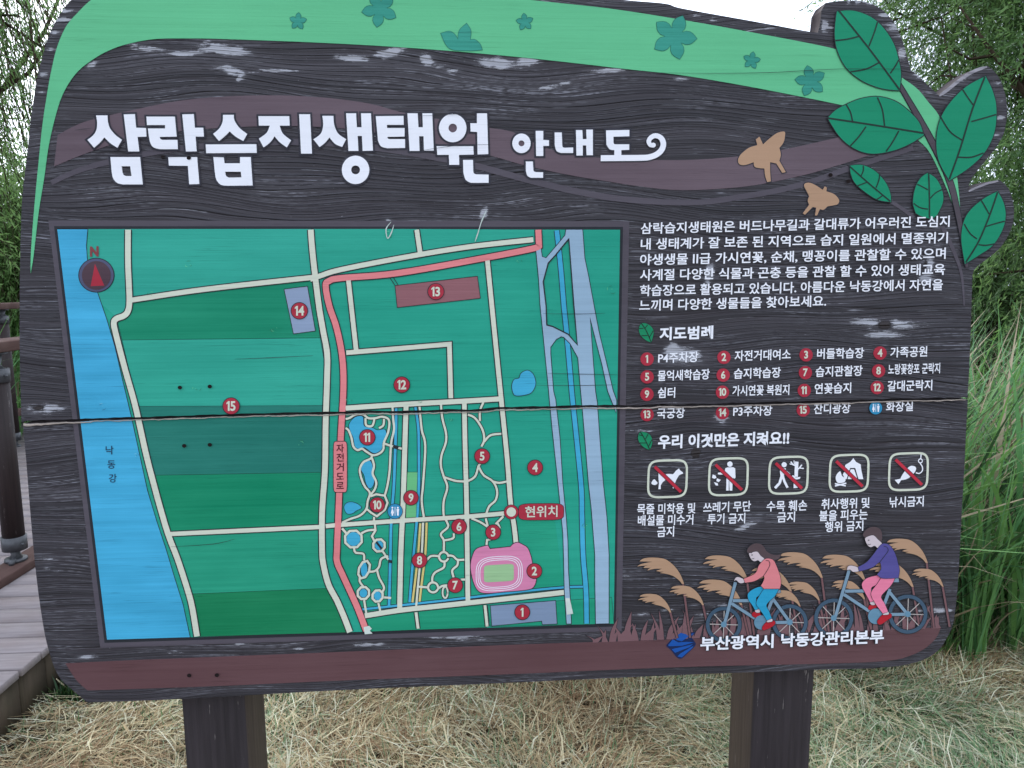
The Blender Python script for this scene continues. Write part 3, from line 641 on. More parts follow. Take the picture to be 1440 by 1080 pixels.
# ---- the map
mp = Art(); mp.fill([(68, 310), (885, 311), (874, 887), (141, 911)], .5, PLUM2, base=0)
mp.fill([(76, 318), (876, 319), (866, 881), (147, 904)], .95, OUT)
mp.fill([(80, 322), (872, 323), (863, 877), (150, 900)], 1.4, TEAL); MAP = mp.make('map_panel', sign)
def mpart(name, fn):
    a = Art(); fn(a); return a.make(name, MAP)
H1, H2, H3, H4 = 1.9, 2.4, 2.9, 3.4
FLD = [((46, 164, 150), [(124, 323), (177, 322), (183, 430), (163, 445), (140, 425), (122, 372)]),
       ((44, 165, 150), [(182, 322), (437, 322), (438, 392), (185, 420)]), ((38, 162, 144), [(441, 322), (587, 322), (590, 352), (445, 386)]), ((38, 163, 145), [(589, 322), (752, 323), (752, 332), (593, 356)]),
       ((10, 138, 108), [(187, 424), (438, 394), (450, 475), (172, 478), (166, 455)]),
       ((44, 165, 148), [(172, 478.5), (450, 475.5), (458, 522), (457, 570), (196, 571), (184, 530)]),
       ((26, 120, 110), [(196, 571.5), (457, 570.5), (456, 664), (216, 668), (205, 620)]),
       ((4, 136, 102), [(217, 668.5), (456, 664.5), (453, 739), (236, 750), (228, 715)]),
       ((30, 154, 126), [(239, 755), (453, 744), (455, 790), (461, 827), (268, 835), (256, 795)]),
       ((2, 126, 84), [(269, 835.5), (461, 827.5), (475, 852), (492, 889), (279, 895)]),
       ((24, 150, 118), [(514, 868), (682, 848), (684, 882), (520, 888)]), ((28, 154, 124), [(686, 852), (860, 840), (863, 877), (690, 881)]),
       ((28, 156, 128), [(462, 745), (780, 728), (793, 832), (515, 862), (480, 800)])]
for i, (c, L) in enumerate(FLD):
    cx_ = paint('field_%d' % i, c, .2 if i in (6, 8, 9) else .15)
    mpart('field', lambda a: area(a, L, H1-.3, cx_, OUT if i not in (0, 1, 2, 3, 12) else None, .55))
mpart('river', lambda a: area(a, [(80.5, 322.5), (123, 322.5), (121, 345), (123, 372), (137, 412), (150, 450), (161, 487), (172, 535), (184, 585), (196, 640), (207, 690), (220, 733), (233, 772), (245, 812), (257, 850), (267, 896), (150.5, 899.5)], H2-.45, RIVER, OUT, .9))
# dark outlines of all roads sit under all the pale fills, so that junctions run together
ROADS = [(8, [(180, 323), (180, 370), (182, 420), (180, 437), (174, 444), (164, 448), (160, 454), (163, 470), (176, 520), (190, 570), (205, 637), (216, 680), (227, 720), (237, 753), (250, 787), (263, 827), (270, 853), (277, 895)]),
         (7, [(185, 422), (287, 407), (440, 390)]), (7, [(436, 393), (450, 388), (480, 379), (573, 361), (660, 347), (750, 337)]),
         (8, [(437, 323), (440, 360), (448, 427), (454, 463), (460, 497), (460, 530), (458, 593), (457, 660), (453, 720), (453, 775), (455, 795), (462, 822), (474, 845), (484, 868), (492, 889)]),
         (6.5, [(586, 323), (591, 357)]), (6.5, [(490, 394), (501, 494)]), (6.5, [(487, 496), (560, 490), (632, 484, 1), (634, 560)]),
         (6.5, [(685, 362), (693, 443), (705, 563), (713, 643), (718, 707), (723, 740), (726, 768)]), (7, [(486, 574), (560, 569), (653, 564), (702, 561)]),
         (7, [(571, 571), (569, 638), (567, 704), (564, 770), (563, 810), (562, 857)]), (6.5, [(653, 566), (654, 627), (656, 700), (657, 770), (658, 846)]),
         (6, [(238, 751), (345, 746), (452, 741)]), (6, [(458, 740), (480, 738), (567, 732), (650, 727), (709, 722)]),
         (7, [(513, 866), (564, 858), (620, 852), (740, 839), (793, 833)]), (4, [(585, 861), (588, 884)]), (4, [(682, 851), (685, 881)])]
PATHS = [(3, [(552, 573), (553, 590), (554, 604), (550, 624), (548, 660), (545, 682), (541, 697)]), (3, [(590, 572), (593, 604), (598, 627), (595, 680), (593, 704), (596, 727)]), (3, [(595, 735), (593, 780), (590, 800), (585, 855)]),
         (3, [(620, 568), (622, 588), (627, 608), (627, 622), (621, 640), (620, 655), (624, 670), (629, 685), (624, 705), (624, 725), (628, 733), (630, 741), (620, 751), (624, 760), (624, 776)]),
         (3, [(638, 750), (637, 757), (624, 760)]), (3, [(625, 671), (640, 676), (653, 677)]), (3, [(657, 677), (668, 670), (673, 655), (676, 652)]), (3, [(673, 656), (680, 668), (693, 677), (699, 690), (697, 703), (688, 712), (684, 722)]), (3, [(693, 677), (702, 679), (713, 677)]),
         (3, [(658, 583), (668, 588), (678, 603), (681, 618), (677, 628)]), (3, [(681, 621), (690, 612), (705, 610)]), (3, [(680, 565), (675, 578), (675, 592)]),
         (3, [(663, 729), (675, 734), (686, 741)]), (3, [(683, 729), (686, 740)]), (3, [(708, 726), (697, 737)]), (3, [(700, 736), (703, 743)]), (3, [(685, 758), (684, 768)]), (3, [(686, 759), (697, 756), (702, 750)]),
         (3, ellipse(624, 783, 6.5, 6.7, 20)+[(630.5, 783), (630.2, 785)]), (3, ellipse(609, 826, 7, 7, 20)+[(616, 826), (615.6, 828)]), (3, [(625, 790), (624, 798), (612, 805), (608, 812), (608, 818)]), (3, [(600, 788), (606, 782), (617, 782)]), (3, [(630, 781), (637, 782), (643, 787), (653, 787)]),
         (3, [(644, 788), (643, 795), (636, 802), (638, 812)]), (3, [(588, 825), (601, 826)]), (3, [(616, 828), (622, 824), (630, 823)]), (2.4, ellipse(626, 833, 3.6, 8, 16)+[(629.6, 833), (629.4, 835)]), (3, [(648, 815), (654, 815)]),
         (3, [(486, 589), (491, 588), (500, 583), (511, 583), (518, 588), (528, 588), (538, 586), (547, 591), (546, 607), (540, 622), (539, 632), (533, 638), (524, 640), (515, 635), (509, 631), (503, 633), (497, 628), (494, 615), (490, 605), (486, 602)]),
         (3, [(514, 588), (515, 598), (523, 599), (526, 592), (526, 588)]), (3, [(540, 589), (539, 598), (533, 602)]), (3, [(541, 624), (550, 627), (565, 631)]),
         (3, [(523, 641), (521, 645), (511, 650), (506, 660), (508, 672), (513, 684), (520, 693), (517, 705), (515, 716), (506, 725), (492, 730), (481, 735)]), (3, [(523, 644), (526, 655), (524, 666), (529, 678), (527, 688), (520, 697)]),
         (3, [(521, 698, 1), (529, 695, 1), (541, 697, 1), (545, 707, 1), (541, 717, 1), (530, 726, 1), (522, 721, 1), (515, 715, 1)]), (3, [(526, 727), (526, 734)]),
         (3.4, [(481, 743), (487, 750)]), (3, [(508, 750), (517, 746), (528, 745)]), (3, [(527, 736, 1), (528, 746, 1), (523, 754, 1), (527, 762)]), (3, [(538, 775), (546, 787)]), (3, [(546, 782), (536, 786), (533, 797), (527, 803), (520, 804)]),
         (3, [(498, 771), (500, 777), (511, 779), (512, 788)]), (3, [(506, 812), (506, 818), (511, 825)]), (3, [(530, 800), (533, 812), (540, 826), (537, 833)]), (3, [(512, 844), (515, 862)]), (3, [(532, 848), (535, 860)]), (3, [(540, 840), (550, 841)])]
def octo(cx, cy, rx, ry): return [p+(1,) for p in ellipse(cx, cy, rx, ry, 8, .35)]
OCT = [(497, 758, 12.5, 12.5), (533, 767, 8.5, 9), (512, 801, 7.5, 13), (511, 834, 8.5, 9), (531, 838, 7.5, 8.5)]
for w, L in ROADS: mpart('road', lambda a: line_shape(a, L, w, H3, CREAM, OUT, 1.15))
for w, L in PATHS: mpart('footpath', lambda a: line_shape(a, L, w, H3, CREAM, OUT, .8))
for o_ in OCT: mpart('footpath', lambda a: line_shape(a, octo(*o_), 3.2, H3, CREAM, OUT, .8, closed=True))
YEL = paint('reed_yellow', (212, 200, 130), .1)
for L in ([(591, 736), (588, 780), (584, 815), (580, 847)], [(600, 735), (598, 780), (594, 812), (590, 846)]): mpart('flower_bed', lambda a: line_shape(a, L, 3, H3-.3, YEL, OUT, .6))
for w, L in [(3.8, [(557, 574), (557, 593), (556, 627), (554, 680), (552, 708), (550, 738), (549, 780), (548, 820), (547, 852)]), (3.5, [(584, 572), (588, 599), (589, 627), (589, 680), (587, 722), (582, 776), (579, 809), (576, 847)]),
             (3.0, [(509, 857), (556, 852), (620, 845), (654, 841), (740, 831), (793, 826), (820, 825)]), (6.5, [(783, 324), (789, 381), (793, 430), (797, 470), (804, 550), (806, 570), (817, 680), (818.5, 727), (820, 780), (824, 830), (825, 877)])]:
    mpart('canal', lambda a: line_shape(a, L, w, H2, SKYB, OUT, .8))
# grey highway on the right
HW = [(796, 323), (819, 323), (822, 363), (828, 392), (835, 430), (842, 467), (852, 508), (862, 550), (866.8, 563), (866.3, 580), (864, 573), (855, 550), (847, 513), (838, 478), (829.5, 445), (831, 469), (837, 550), (839.5, 566), (843, 616), (848, 680), (853, 727), (856, 780), (856, 876.5), (838, 877), (837, 814), (837, 780), (832, 716), (828, 680), (820, 582), (817, 550), (813, 503), (802, 483), (793, 474), (789, 473), (782, 477), (774, 488), (774, 497), (778, 550), (781, 562), (787, 616), (791, 680), (796, 730), (798, 760), (799, 803), (802, 850), (803, 877), (797, 877), (794, 831), (793, 781), (792, 750), (787, 699), (783, 660), (777, 604), (773, 562), (772, 550), (764, 469), (760, 430), (758, 394), (754, 352), (760.5, 349), (762, 361), (768, 363), (780, 349), (795, 331)]
HW_HOLES = [[(799, 337), (800, 336), (807, 430), (812, 485), (799, 470), (791, 466), (777, 459), (769, 457), (768, 430), (764, 396), (771, 370), (781, 359)]]
mpart('highway', lambda a: (a.stroke(HW+HW[:1], 2.0, H3-.3, OUT, smooth=False), a.stroke(HW_HOLES[0]+HW_HOLES[0][:1], 1.8, H3+.3, OUT, smooth=False), a.fill([HW, HW_HOLES[0]], H3, GREYB)))
mpart('bikeway', lambda a: line_shape(a, [(757, 323, 1), (758, 346, 1), (747, 350), (680, 363), (560, 384), (480, 391), (463, 395), (458, 402), (463, 430), (473, 460), (481, 500), (483, 545), (479, 620), (477, 693), (474, 770), (474, 790), (482, 809), (502, 853), (515, 887)], 8.5, H3+.3, PINK, OUT, 1.1))
for c, L in (((142, 96, 106), [(556, 402), (671, 389), (675, 419), (559, 432)]), ((140, 160, 194), [(400, 407), (432, 403), (443, 465), (413, 469)]), ((128, 150, 184), [(690, 852), (781, 845), (783, 877), (763, 878), (762, 873), (692, 880)])):
    q = paint('lot_%d' % c[0], c, .1); mpart('parking_lot', lambda a: area(a, L, H2+.2, q, OUT, .9))
mpart('footpath', lambda a: (a.stroke([(543, 383), (556, 402)], 1, H2, OUT), a.stroke([(548, 382), (560, 401)], 1, H2, OUT)))
TRK = paint('track_pink', (214, 134, 178), .08); FG = paint('field_green', (152, 194, 150), .16); LGT = paint('lawn', (104, 188, 132), .1)
def rquad(cx, cy, rx, ry, e=3.2, n=40, shear=-.06):
    P = []
    for i in range(n):
        t = 2*math.pi*i/n; c, s = math.cos(t), math.sin(t)
        u = math.copysign(abs(c)**(2/e), c)*rx; v = math.copysign(abs(s)**(2/e), s)*ry; P.append((cx+u, cy+v+u*shear))
    return P
def trk(a):
    area(a, [(666, 778), (672, 771), (686, 767, 1), (689, 772, 1), (718, 769, 1), (722, 765), (728, 763), (735, 766), (742, 771), (747, 784, 1), (750, 800), (754, 812), (751, 824), (742, 829), (710, 832), (684, 834), (672, 830), (665, 815), (662, 795)], H3+.4, TRK, OUT, 1.0, smooth=True)
    for rx, ry in ((32.5, 24), (29.8, 21.4), (27.2, 19)): a.stroke(rquad(702, 806.5, rx, ry), .9, H4+.3, WHITE, closed=True, smooth=False)
    a.fill(rquad(701.5, 806, 21, 12, 8), H4+.4, FG)
mpart('stadium', trk)
mpart('lawn', lambda a: area(a, [(573, 664), (587, 664), (585, 727), (571, 728)], H3-.2, LGT, OUT, .4))
mpart('pond', lambda a: area(a, [(722, 553), (720, 543), (723, 534), (730, 532), (733, 525), (742, 521), (750, 527), (753, 540), (747, 552), (734, 556), (725, 556)], H2+.2, SKYB, OUT, .9, smooth=True))
mpart('pond', lambda a: area(a, [(491, 597), (499, 587), (510, 586), (512, 599), (524, 602), (531, 605), (541, 604), (543, 613), (538, 622), (537, 631), (531, 636), (525, 637), (517, 632), (512, 629), (504, 631), (499, 627), (497, 616), (493, 607)], H2+.2, SKYB, OUT, .8, smooth=True))
mpart('pond', lambda a: area(a, [(520, 648), (524, 656), (523, 664), (526, 673), (525, 682), (520, 687), (515, 680), (512, 668), (508, 660), (511, 652)], H2+.2, SKYB, OUT, .8, smooth=True))
mpart('pond', lambda a: area(a, [(484, 714), (487, 708), (494, 706), (503, 709), (508, 714), (501, 718), (495, 722), (488, 722)], H2+.2, SKYB, OUT, .8, smooth=True))
for cx_, cy_, rx_, ry_ in ((497, 758, 9.8, 9.8), (533, 767, 5.8, 6.4), (512, 801, 4.6, 10.5), (511, 834, 5.4, 6), (531, 838, 5, 6.2)): mpart('pond', lambda a: area(a, ellipse(cx_, cy_, rx_, ry_, 20), H2+.2, SKYB, OUT, .8))
mpart('bridge', lambda a: (a.stroke([(553, 627), (560, 630)], 4, H3+.6, OUT, smooth=False), a.stroke([(529, 762), (537, 772)], 3, H3+.4, OUT, smooth=False), a.stroke([(546, 789), (551, 790)], 4, H3+.6, OUT, smooth=False)))
def lbl(a):
    L = rquad(478.5, 656.5, 9.3, 35.5, 9, 44, 0); a.stroke(L, 1.8, H4-.2, OUT, closed=True, smooth=False); a.fill(L, H4, PINK)
    TM = paint('maroon_ink', (76, 26, 40), .05, .3, crack=False)
    for ch, y in zip('자전거도로', (630.5, 643.5, 657, 670, 683)): write(a, ch, 473, y, 483.5, y-.3, 11.5, H4+.5, TM, .015)
mpart('bikeway_label', lbl)
def riv(a):
    TM = paint('navy_ink', (36, 62, 92), .05, .3, crack=False)
    for ch, x, y in (('낙', 154, 633), ('동', 156.5, 653), ('강', 158.5, 672.5)): write(a, ch, x-5.5, y, x+5.5, y, 12, H3, TM, .012)
mpart('river_label', riv)
def here(a):
    a.fill(ellipse(719, 720, 10.5, 10.5), H4, OUT); a.fill(ellipse(719, 720, 9.8, 9.8), H4+.4, RED); a.fill(ellipse(719, 720, 6.6, 6.6), H4+.8, CREAM)
    L = rquad(761, 719.7, 31.5, 11.3, 5, 44, -.01); a.stroke(L, 1.6, H4, OUT, closed=True, smooth=False); a.fill(L, H4+.2, RED)
    write(a, '현위치', 738.5, 719.8, 784, 718.8, 15.5, H4+.7, CREAM, .018)
mpart('you_are_here_badge', here)
def comp(a):
    a.fill(ellipse(135.5, 387, 25.5, 24.5, 36), H2, OUT); a.fill(ellipse(135.5, 387, 24.3, 23.3, 36), H2+.4, paint('compass_grey', (82, 88, 120), .1)); a.fill(ellipse(135.5, 387.3, 20.4, 20.2, 36), H2+.8, paint('compass_dark', (78, 60, 72), .12))
    a.fill([(133.5, 371), (146.5, 401.5), (127.5, 402.5)], H3+.4, RED)
    MR = paint('brick_red', (128, 66, 72), .1)
    write(a, 'N', 126, 353.8, 139, 353.4, 14.5, H3, MR, .05, digits=True)
mpart('compass', comp)
def marker(x, y, num, r=10, parent=MAP):
    a = Art(); a.fill(ellipse(x, y, r+1, r+1, 30), H4+.5, OUT); a.fill(ellipse(x, y, r, r, 30), H4+.9, RED)
    w = (4.4 if num == '1' else 6.6) if len(num) == 1 else 12.6
    write(a, num, x-w/2, y+.1, x+w/2, y-.1, 12.2*r/10, H4+1.5, CREAM, .03, digits=True)
    a.make('numbered_marker', parent)
for n_, x, y, r in (('13', 613, 410, 11), ('14', 421, 437, 11.2), ('12', 565, 541, 10.8), ('15', 325, 571, 11.3), ('11', 516.5, 615, 10.6), ('10', 530.5, 710, 10.2), ('9', 578, 700, 10), ('5', 678, 641.5, 10.3), ('4', 752.5, 657.5, 10.3), ('6', 645.5, 740.5, 10.2), ('3', 693.5, 748.5, 10.2), ('8', 590, 788, 10.2), ('7', 640, 823, 10.2), ('2', 751.5, 803, 10.2), ('1', 734.5, 861, 10.2)): marker(x, y, n_, r)
REST = paint('restroom_blue', (44, 140, 190), .1, .4, crack=False)
def wc(x, y, r, parent):
    a = Art(); a.fill(ellipse(x, y, r+.8, r+.8, 30), H4+.5, OUT); a.fill(ellipse(x, y, r, r, 30), H4+.9, REST); k = r/10; h = H4+1.5
    a.fill(ellipse(x-3.6*k, y-5*k, 1.3*k, 1.3*k, 12), h, WHITE); a.fill([(x-4.4*k, y-3*k), (x-2.8*k, y-3*k), (x-1.3*k, y+3*k), (x-2.6*k, y+3*k), (x-2.6*k, y+6*k), (x-4.6*k, y+6*k), (x-4.6*k, y+3*k), (x-5.9*k, y+3*k)], h, WHITE)
    a.fill(ellipse(x+3.9*k, y-5*k, 1.3*k, 1.3*k, 12), h, WHITE); a.fill([(x+1.9*k, y-3.2*k), (x+5.9*k, y-3.2*k), (x+5.3*k, y+1*k), (x+4.9*k, y+6*k), (x+2.9*k, y+6*k), (x+2.5*k, y+1*k)], h, WHITE)
    a.fill([(x-.4*k, y-6*k), (x+.4*k, y-6*k), (x+.4*k, y+6*k), (x-.4*k, y+6*k)], h, WHITE); a.make('restroom_marker', parent)
wc(555.5, 719, 10.2, MAP)
TAPE = paint('tape_white', (205, 220, 220), .08, .3)
mpart('tape_scrap', lambda a: a.fill([(795, 841), (801, 841), (806, 863), (797, 864.5)], H4+.6, TAPE))
mpart('tape_scrap', lambda a: a.fill([(511, 882), (519, 880), (523, 884), (520, 887), (524, 891), (513, 892)], H4+.8, TAPE))

KNG = paint('knot_green', (40, 120, 96), .3, 1.5, crack=False); KNL = paint('knot_light', (96, 196, 150), .3, 1.5, crack=False)
for x, y, r_ in ((266, 372, 7), (213, 414, 6), (276, 546, 6.5), (422, 625, 8), (590, 563, 4.5), (630, 590, 6), (490, 563, 4.5), (545, 329, 6), (388, 462, 8), (860, 405, 9), (826, 740, 7), (143, 571, 7), (190, 641, 5), (730, 368, 4)):
    a = Art(); rr_ = random.Random(int(x)); kg, kl = (KNG, KNL) if x > 200 else (paint('knot_blue', (48, 120, 160), .3, 1.2, crack=False), paint('knot_pale', (120, 196, 220), .2, 1, crack=False))
    for k in range(4):
        q = r_*(.2+.24*k); a0 = rr_.uniform(0, 6.3); L = [(x+q*1.15*math.cos(a0+t*.5)*rr_.uniform(.85, 1.15), y+q*.85*math.sin(a0+t*.5)*rr_.uniform(.85, 1.15)) for t in range(3)]
        a.stroke(L, [.2, .8, .2], 4.2, kg if k % 2 else kl)
    a.make('paint_knot', MAP)
for L in ([(684, 296), (677, 312), (672, 328), (668, 340)], [(550, 312), (543, 322), (545, 335), (550, 328), (554, 316)]):
    a = Art(); a.stroke(L, [.6, 1.6, 1.1, 1.8, .5], 4.3, paint('gum_streak', (186, 204, 204), .2, .6, crack=False)); a.make('paint_chip', sign)

# ---- bottom band
a = Art(); a.fill([(92, 933, 1), (200, 928), (480, 917), (720, 907), (960, 899), (1150, 891), (1323, 882, 1), (1317, 896), (1302, 911), (1280, 922), (1250, 929), (1173, 933), (960, 938), (720, 948), (480, 957), (300, 965), (123, 971, 1), (107, 956)], .7, paint('band_plum', (96, 68, 74), .12), base=0, smooth=True); a.make('bottom_band', sign)

# ---- reed drawing, blades, cyclists
random.seed(5)
bl = Art(); BLD = paint('reed_pink_brown', (120, 90, 98), .1, .5)
x = 836.0
while x < 1322:
    for k in range(2):
        bx = x+random.uniform(-4, 4); hgt = random.uniform(16, 44)*(1 if x > 870 else .25+.75*(x-836)/34); lean = random.uniform(-16, 18)
        by = 902.5-(bx-836)*.0415+1; w = random.uniform(5, 8.5); tx, ty = bx+lean, by-hgt
        L = [(bx-w/2, by, 1), (bx-w*.35+lean*.25, by-hgt*.5), (tx, ty, 1), (bx+w*.4+lean*.4, by-hgt*.5), (bx+w/2, by, 1)]
        bl.stroke(L, 1.3, .8, OUT); bl.fill(L, 1.1, BLD, smooth=True)
    x += random.uniform(9, 15)
bl.make('painted_grass', sign)
PL = [(120, 125, 1), (150, 102), (205, 91), (280, 92), (350, 105), (410, 145), (460, 200), (495, 260), (520, 325, 1), (500, 325, 1), (470, 290), (420, 255), (360, 236), (300, 228, 1), (338, 217, 1), (300, 216), (268, 210, 1), (300, 198), (322, 190, 1), (270, 190), (230, 196), (190, 206, 1), (200, 194), (222, 180, 1), (190, 184), (155, 182, 1), (170, 168), (195, 160, 1), (150, 164), (100, 170, 1), (130, 150), (185, 137), (237, 128, 1), (180, 126)]
PLN = [((p[0]-100)/6.353, (p[1]-90)/6.353)+tuple(p[2:]) for p in PL]
for x, y, sc in ((1244, 757.5, .92), (1282, 799.7, .68), (1222, 790, .95), (1153, 780, .97), (1169, 816, .72), (1093, 776.5, .97), (1054, 798, .9), (1106, 818, .71), (1086, 830, .6), (988, 781, .97), (980, 815, .97), (896, 784, 1.0), (941, 823.5, .74), (897, 835, .71)):
    a = Art(); L = [(x+p[0]*sc, y+p[1]*sc)+tuple(p[2:]) for p in PLN]; ex, ey = x+65.5*sc, y+36.5*sc; by = 902.5-(ex+10-836)*.0415
    line_shape(a, [(ex-1, ey), (ex+4, ey+(by-ey)*.5), (ex+9, by)], 2.8, 2.0, STEM, OUT, .7)
    a.stroke(L, 1.5, 1.9, OUT, closed=True); a.fill(L, 2.3, TAN, smooth=True); a.make('reed_plume', sign)
TYRE = paint('tyre_blue', (64, 88, 112), .1, .6); FRM = paint('frame_blue', (122, 152, 178), .1, .5); SPK = paint('spoke', (186, 182, 184), .05, .3, crack=False); DISC = paint('gear_blue', (100, 142, 172), .1, .5)
SKIN = paint('skin', (206, 196, 208), .04, .3, crack=False); HAIR = paint('hair', (84, 70, 76), .1, .5); SHOE = paint('shoe_red', (176, 32, 48), .1, .4)
def bicycle(zone, s, fw, rw, r, frames, seat, disc, dr):
    a = Art(); h = 2.9
    for c in (fw, rw):
        C = zc([c], *zone)[0]; R = r/s
        a.stroke(ellipse(*C, R-2.6, R-2.6, 40), 6.6, h, OUT, closed=True, smooth=False); a.stroke(ellipse(*C, R-2.6, R-2.6, 40), 5.0, h+.4, TYRE, closed=True, smooth=False)
        for k in range(8):
            an = k*math.pi/4+.03; e = (C[0]+(R-5.4)*math.cos(an), C[1]+(R-5.4)*math.sin(an)); a.stroke([C, e], 1.1, h+.2, SPK, smooth=False)
    for f in frames: line_shape(a, zc(f, *zone), 4.3, h+1.1, FRM, OUT, .6, smooth=False)
    for c in (fw, rw): C = zc([c], *zone)[0]; a.fill(ellipse(*C, 4.2, 4.2, 18), h+1.5, DISC)
    area(a, zc(seat, *zone), h+.9, FRM, OUT, .5); C = zc([disc], *zone)[0]; a.fill(ellipse(*C, dr/s+.6, dr/s+.6, 26), h+1.3, OUT); a.fill(ellipse(*C, dr/s, dr/s, 26), h+1.7, DISC)
    return a.make('painted_bicycle', sign)
def rider(zone, parts):
    a = Art(); h = 4.4
    for m_, L in parts: area(a, zc(L, *zone), h, m_, OUT, .55, smooth=True); h += .36
    return a, h
Z6 = (980, 740, 6.353); Z7 = (1135, 730, 6)
bicycle(Z6, 6.353, (240, 878), (830, 858), 160, [[(345, 500), (250, 860)], [(320, 665), (545, 665)], [(310, 690), (560, 850)], [(690, 610), (600, 850)], [(680, 650), (825, 850)], [(600, 862), (825, 858)]], [(690, 572), (745, 566), (750, 592), (720, 600)], (575, 860), 64)
JN = paint('jeans_blue', (36, 158, 206), .2, .5); SW = paint('sweater_pink', (216, 130, 140), .14, .4); PUR = paint('sweater_purple', (78, 74, 146), .22, .6); TRS = paint('trousers_pink', (224, 124, 160), .2, .4)
a, h = rider(Z6, [(SHOE, [(490, 790), (510, 765), (560, 775), (572, 795), (540, 815), (508, 810)]), (SKIN, [(520, 745), (555, 738), (564, 768), (528, 770)]), (JN, [(615, 540), (560, 542), (500, 565), (460, 598), (455, 630), (465, 665), (492, 700), (520, 748, 1), (555, 738, 1), (538, 700), (530, 640), (575, 610), (640, 580)]),
                  (SHOE, [(592, 930), (585, 900), (620, 858), (650, 848), (692, 845), (700, 870), (680, 892), (640, 915)]), (SKIN, [(625, 840), (665, 822), (675, 848), (630, 858)]), (JN, [(600, 558, 1), (732, 560, 1), (695, 625), (622, 700), (645, 760), (668, 822, 1), (625, 842, 1), (585, 775), (535, 705), (535, 670), (560, 620)]),
                  (HAIR, [(458, 240), (458, 195), (500, 160), (545, 153), (590, 172), (628, 228), (695, 256), (752, 250, 1), (730, 290), (680, 302), (630, 296), (590, 290)]), (SKIN, [(465, 243), (490, 240), (500, 232), (540, 228), (570, 265), (602, 292), (575, 322), (545, 302), (525, 312), (500, 308), (480, 285)]),
                  (SKIN, [(333, 490), (348, 460), (375, 455), (425, 478), (428, 500), (385, 508), (350, 480)]),
                  (SW, [(605, 296), (650, 290), (690, 312), (722, 385), (745, 455), (750, 515), (740, 558, 1), (598, 558, 1), (573, 532, 1), (600, 480), (595, 445), (520, 488), (430, 505, 1), (418, 470, 1), (520, 422), (555, 350)])])
a.stroke(zc([(595, 445), (640, 375), (652, 335), (640, 308), (615, 306)], *Z6), .8, h+.3, OUT); a.fill(ellipse(*zc([(493, 257)], *Z6)[0], .9, .9, 10), h+.3, OUT); a.stroke(zc([(490, 290), (503, 292), (512, 285)], *Z6), .7, h+.3, OUT); a.make('painted_girl', sign)
bicycle(Z7, 6, (225, 835), (850, 802), 165, [[(355, 430), (240, 820)], [(320, 608), (550, 605)], [(310, 635), (560, 800)], [(700, 590), (620, 800)], [(690, 610), (845, 800)], [(600, 806), (845, 803)]], [(720, 532), (745, 500), (772, 500), (775, 532)], (580, 820), 66)
a, h = rider(Z7, [(SHOE, [(515, 758), (530, 725), (578, 722), (590, 740), (550, 765)]), (SKIN, [(530, 700), (565, 692), (574, 720), (545, 724)]), (TRS, [(612, 478), (560, 482), (500, 502), (465, 540), (468, 580), (495, 630), (532, 700, 1), (570, 690, 1), (548, 640), (542, 580), (600, 548), (640, 520)]),
                  (SHOE, [(592, 865), (605, 840), (640, 806), (700, 795), (712, 825), (680, 850), (625, 888), (600, 885)]), (SKIN, [(640, 795), (680, 780), (690, 802), (645, 808)]), (TRS, [(622, 500, 1), (742, 498, 1), (705, 562), (626, 650), (655, 715), (682, 780, 1), (640, 797, 1), (585, 725), (543, 650), (548, 605), (590, 550)]),
                  (HAIR, [(480, 150), (484, 105), (530, 70), (580, 66), (622, 92), (634, 140), (626, 190), (600, 195)]), (SKIN, [(490, 162), (515, 146), (560, 138), (600, 175), (632, 210), (600, 245), (570, 225), (540, 236), (515, 225), (495, 190)]),
                  (SKIN, [(338, 430), (345, 400), (375, 392), (432, 410), (437, 438), (390, 445), (362, 425)]),
                  (PUR, [(622, 218), (660, 207), (700, 225), (742, 290), (766, 370), (779, 430), (770, 495, 1), (700, 500), (630, 497), (590, 468, 1), (625, 420), (612, 365), (560, 402), (500, 425), (440, 440, 1), (430, 405, 1), (500, 365), (550, 310)])])
a.stroke(zc([(612, 365), (670, 290), (685, 262), (672, 236), (645, 228)], *Z7), .8, h+.3, OUT); a.fill(ellipse(*zc([(520, 178)], *Z7)[0], .9, .9, 10), h+.3, OUT); a.stroke(zc([(512, 210), (526, 216), (537, 210)], *Z7), .7, h+.3, OUT); a.make('painted_boy', sign)

# ---- lettering blocks
def text(name, *lines, m_=WHITE, parent=None):
    a = Art()
    for L in lines: write(a, L[0], L[1], L[2], L[3], L[4], L[5], 3.1 if name == 'paragraph' else 1.3, m_, L[6] if len(L) > 6 else .018, lean=.035)
    return a.make(name, parent or sign)
text('paragraph', ('삼락습지생태원은 버드나무길과 갈대류가 어우러진 도심지', 901, 321.3, 1335.5, 311, 15.5), ('내 생태계가 잘 보존 된 지역으로 습지 일원에서 멸종위기', 901, 343.3, 1333, 334, 15.5), ('야생생물 Ⅱ급 가시연꽃, 순채, 맹꽁이를 관찰할 수 있으며', 900, 365.3, 1330, 356, 15.5),
     ('사계절 다양한 식물과 곤충 등을 관찰 할 수 있어 생태교육', 900, 386.8, 1329, 378.5, 15.5), ('학습장으로 활용되고 있습니다. 아름다운 낙동강에서 자연을', 900, 408.7, 1326, 400, 15.5), ('느끼며 다양한 생물들을 찾아보세요.', 899, 429.5, 1162, 423, 15.5))
text('heading', ('지도범례', 927.5, 469.5, 1003, 467, 17.5, .034)); text('heading', ('우리 이것만은 지켜요!!', 925.5, 621.5, 1110, 615.5, 18.5, .034))
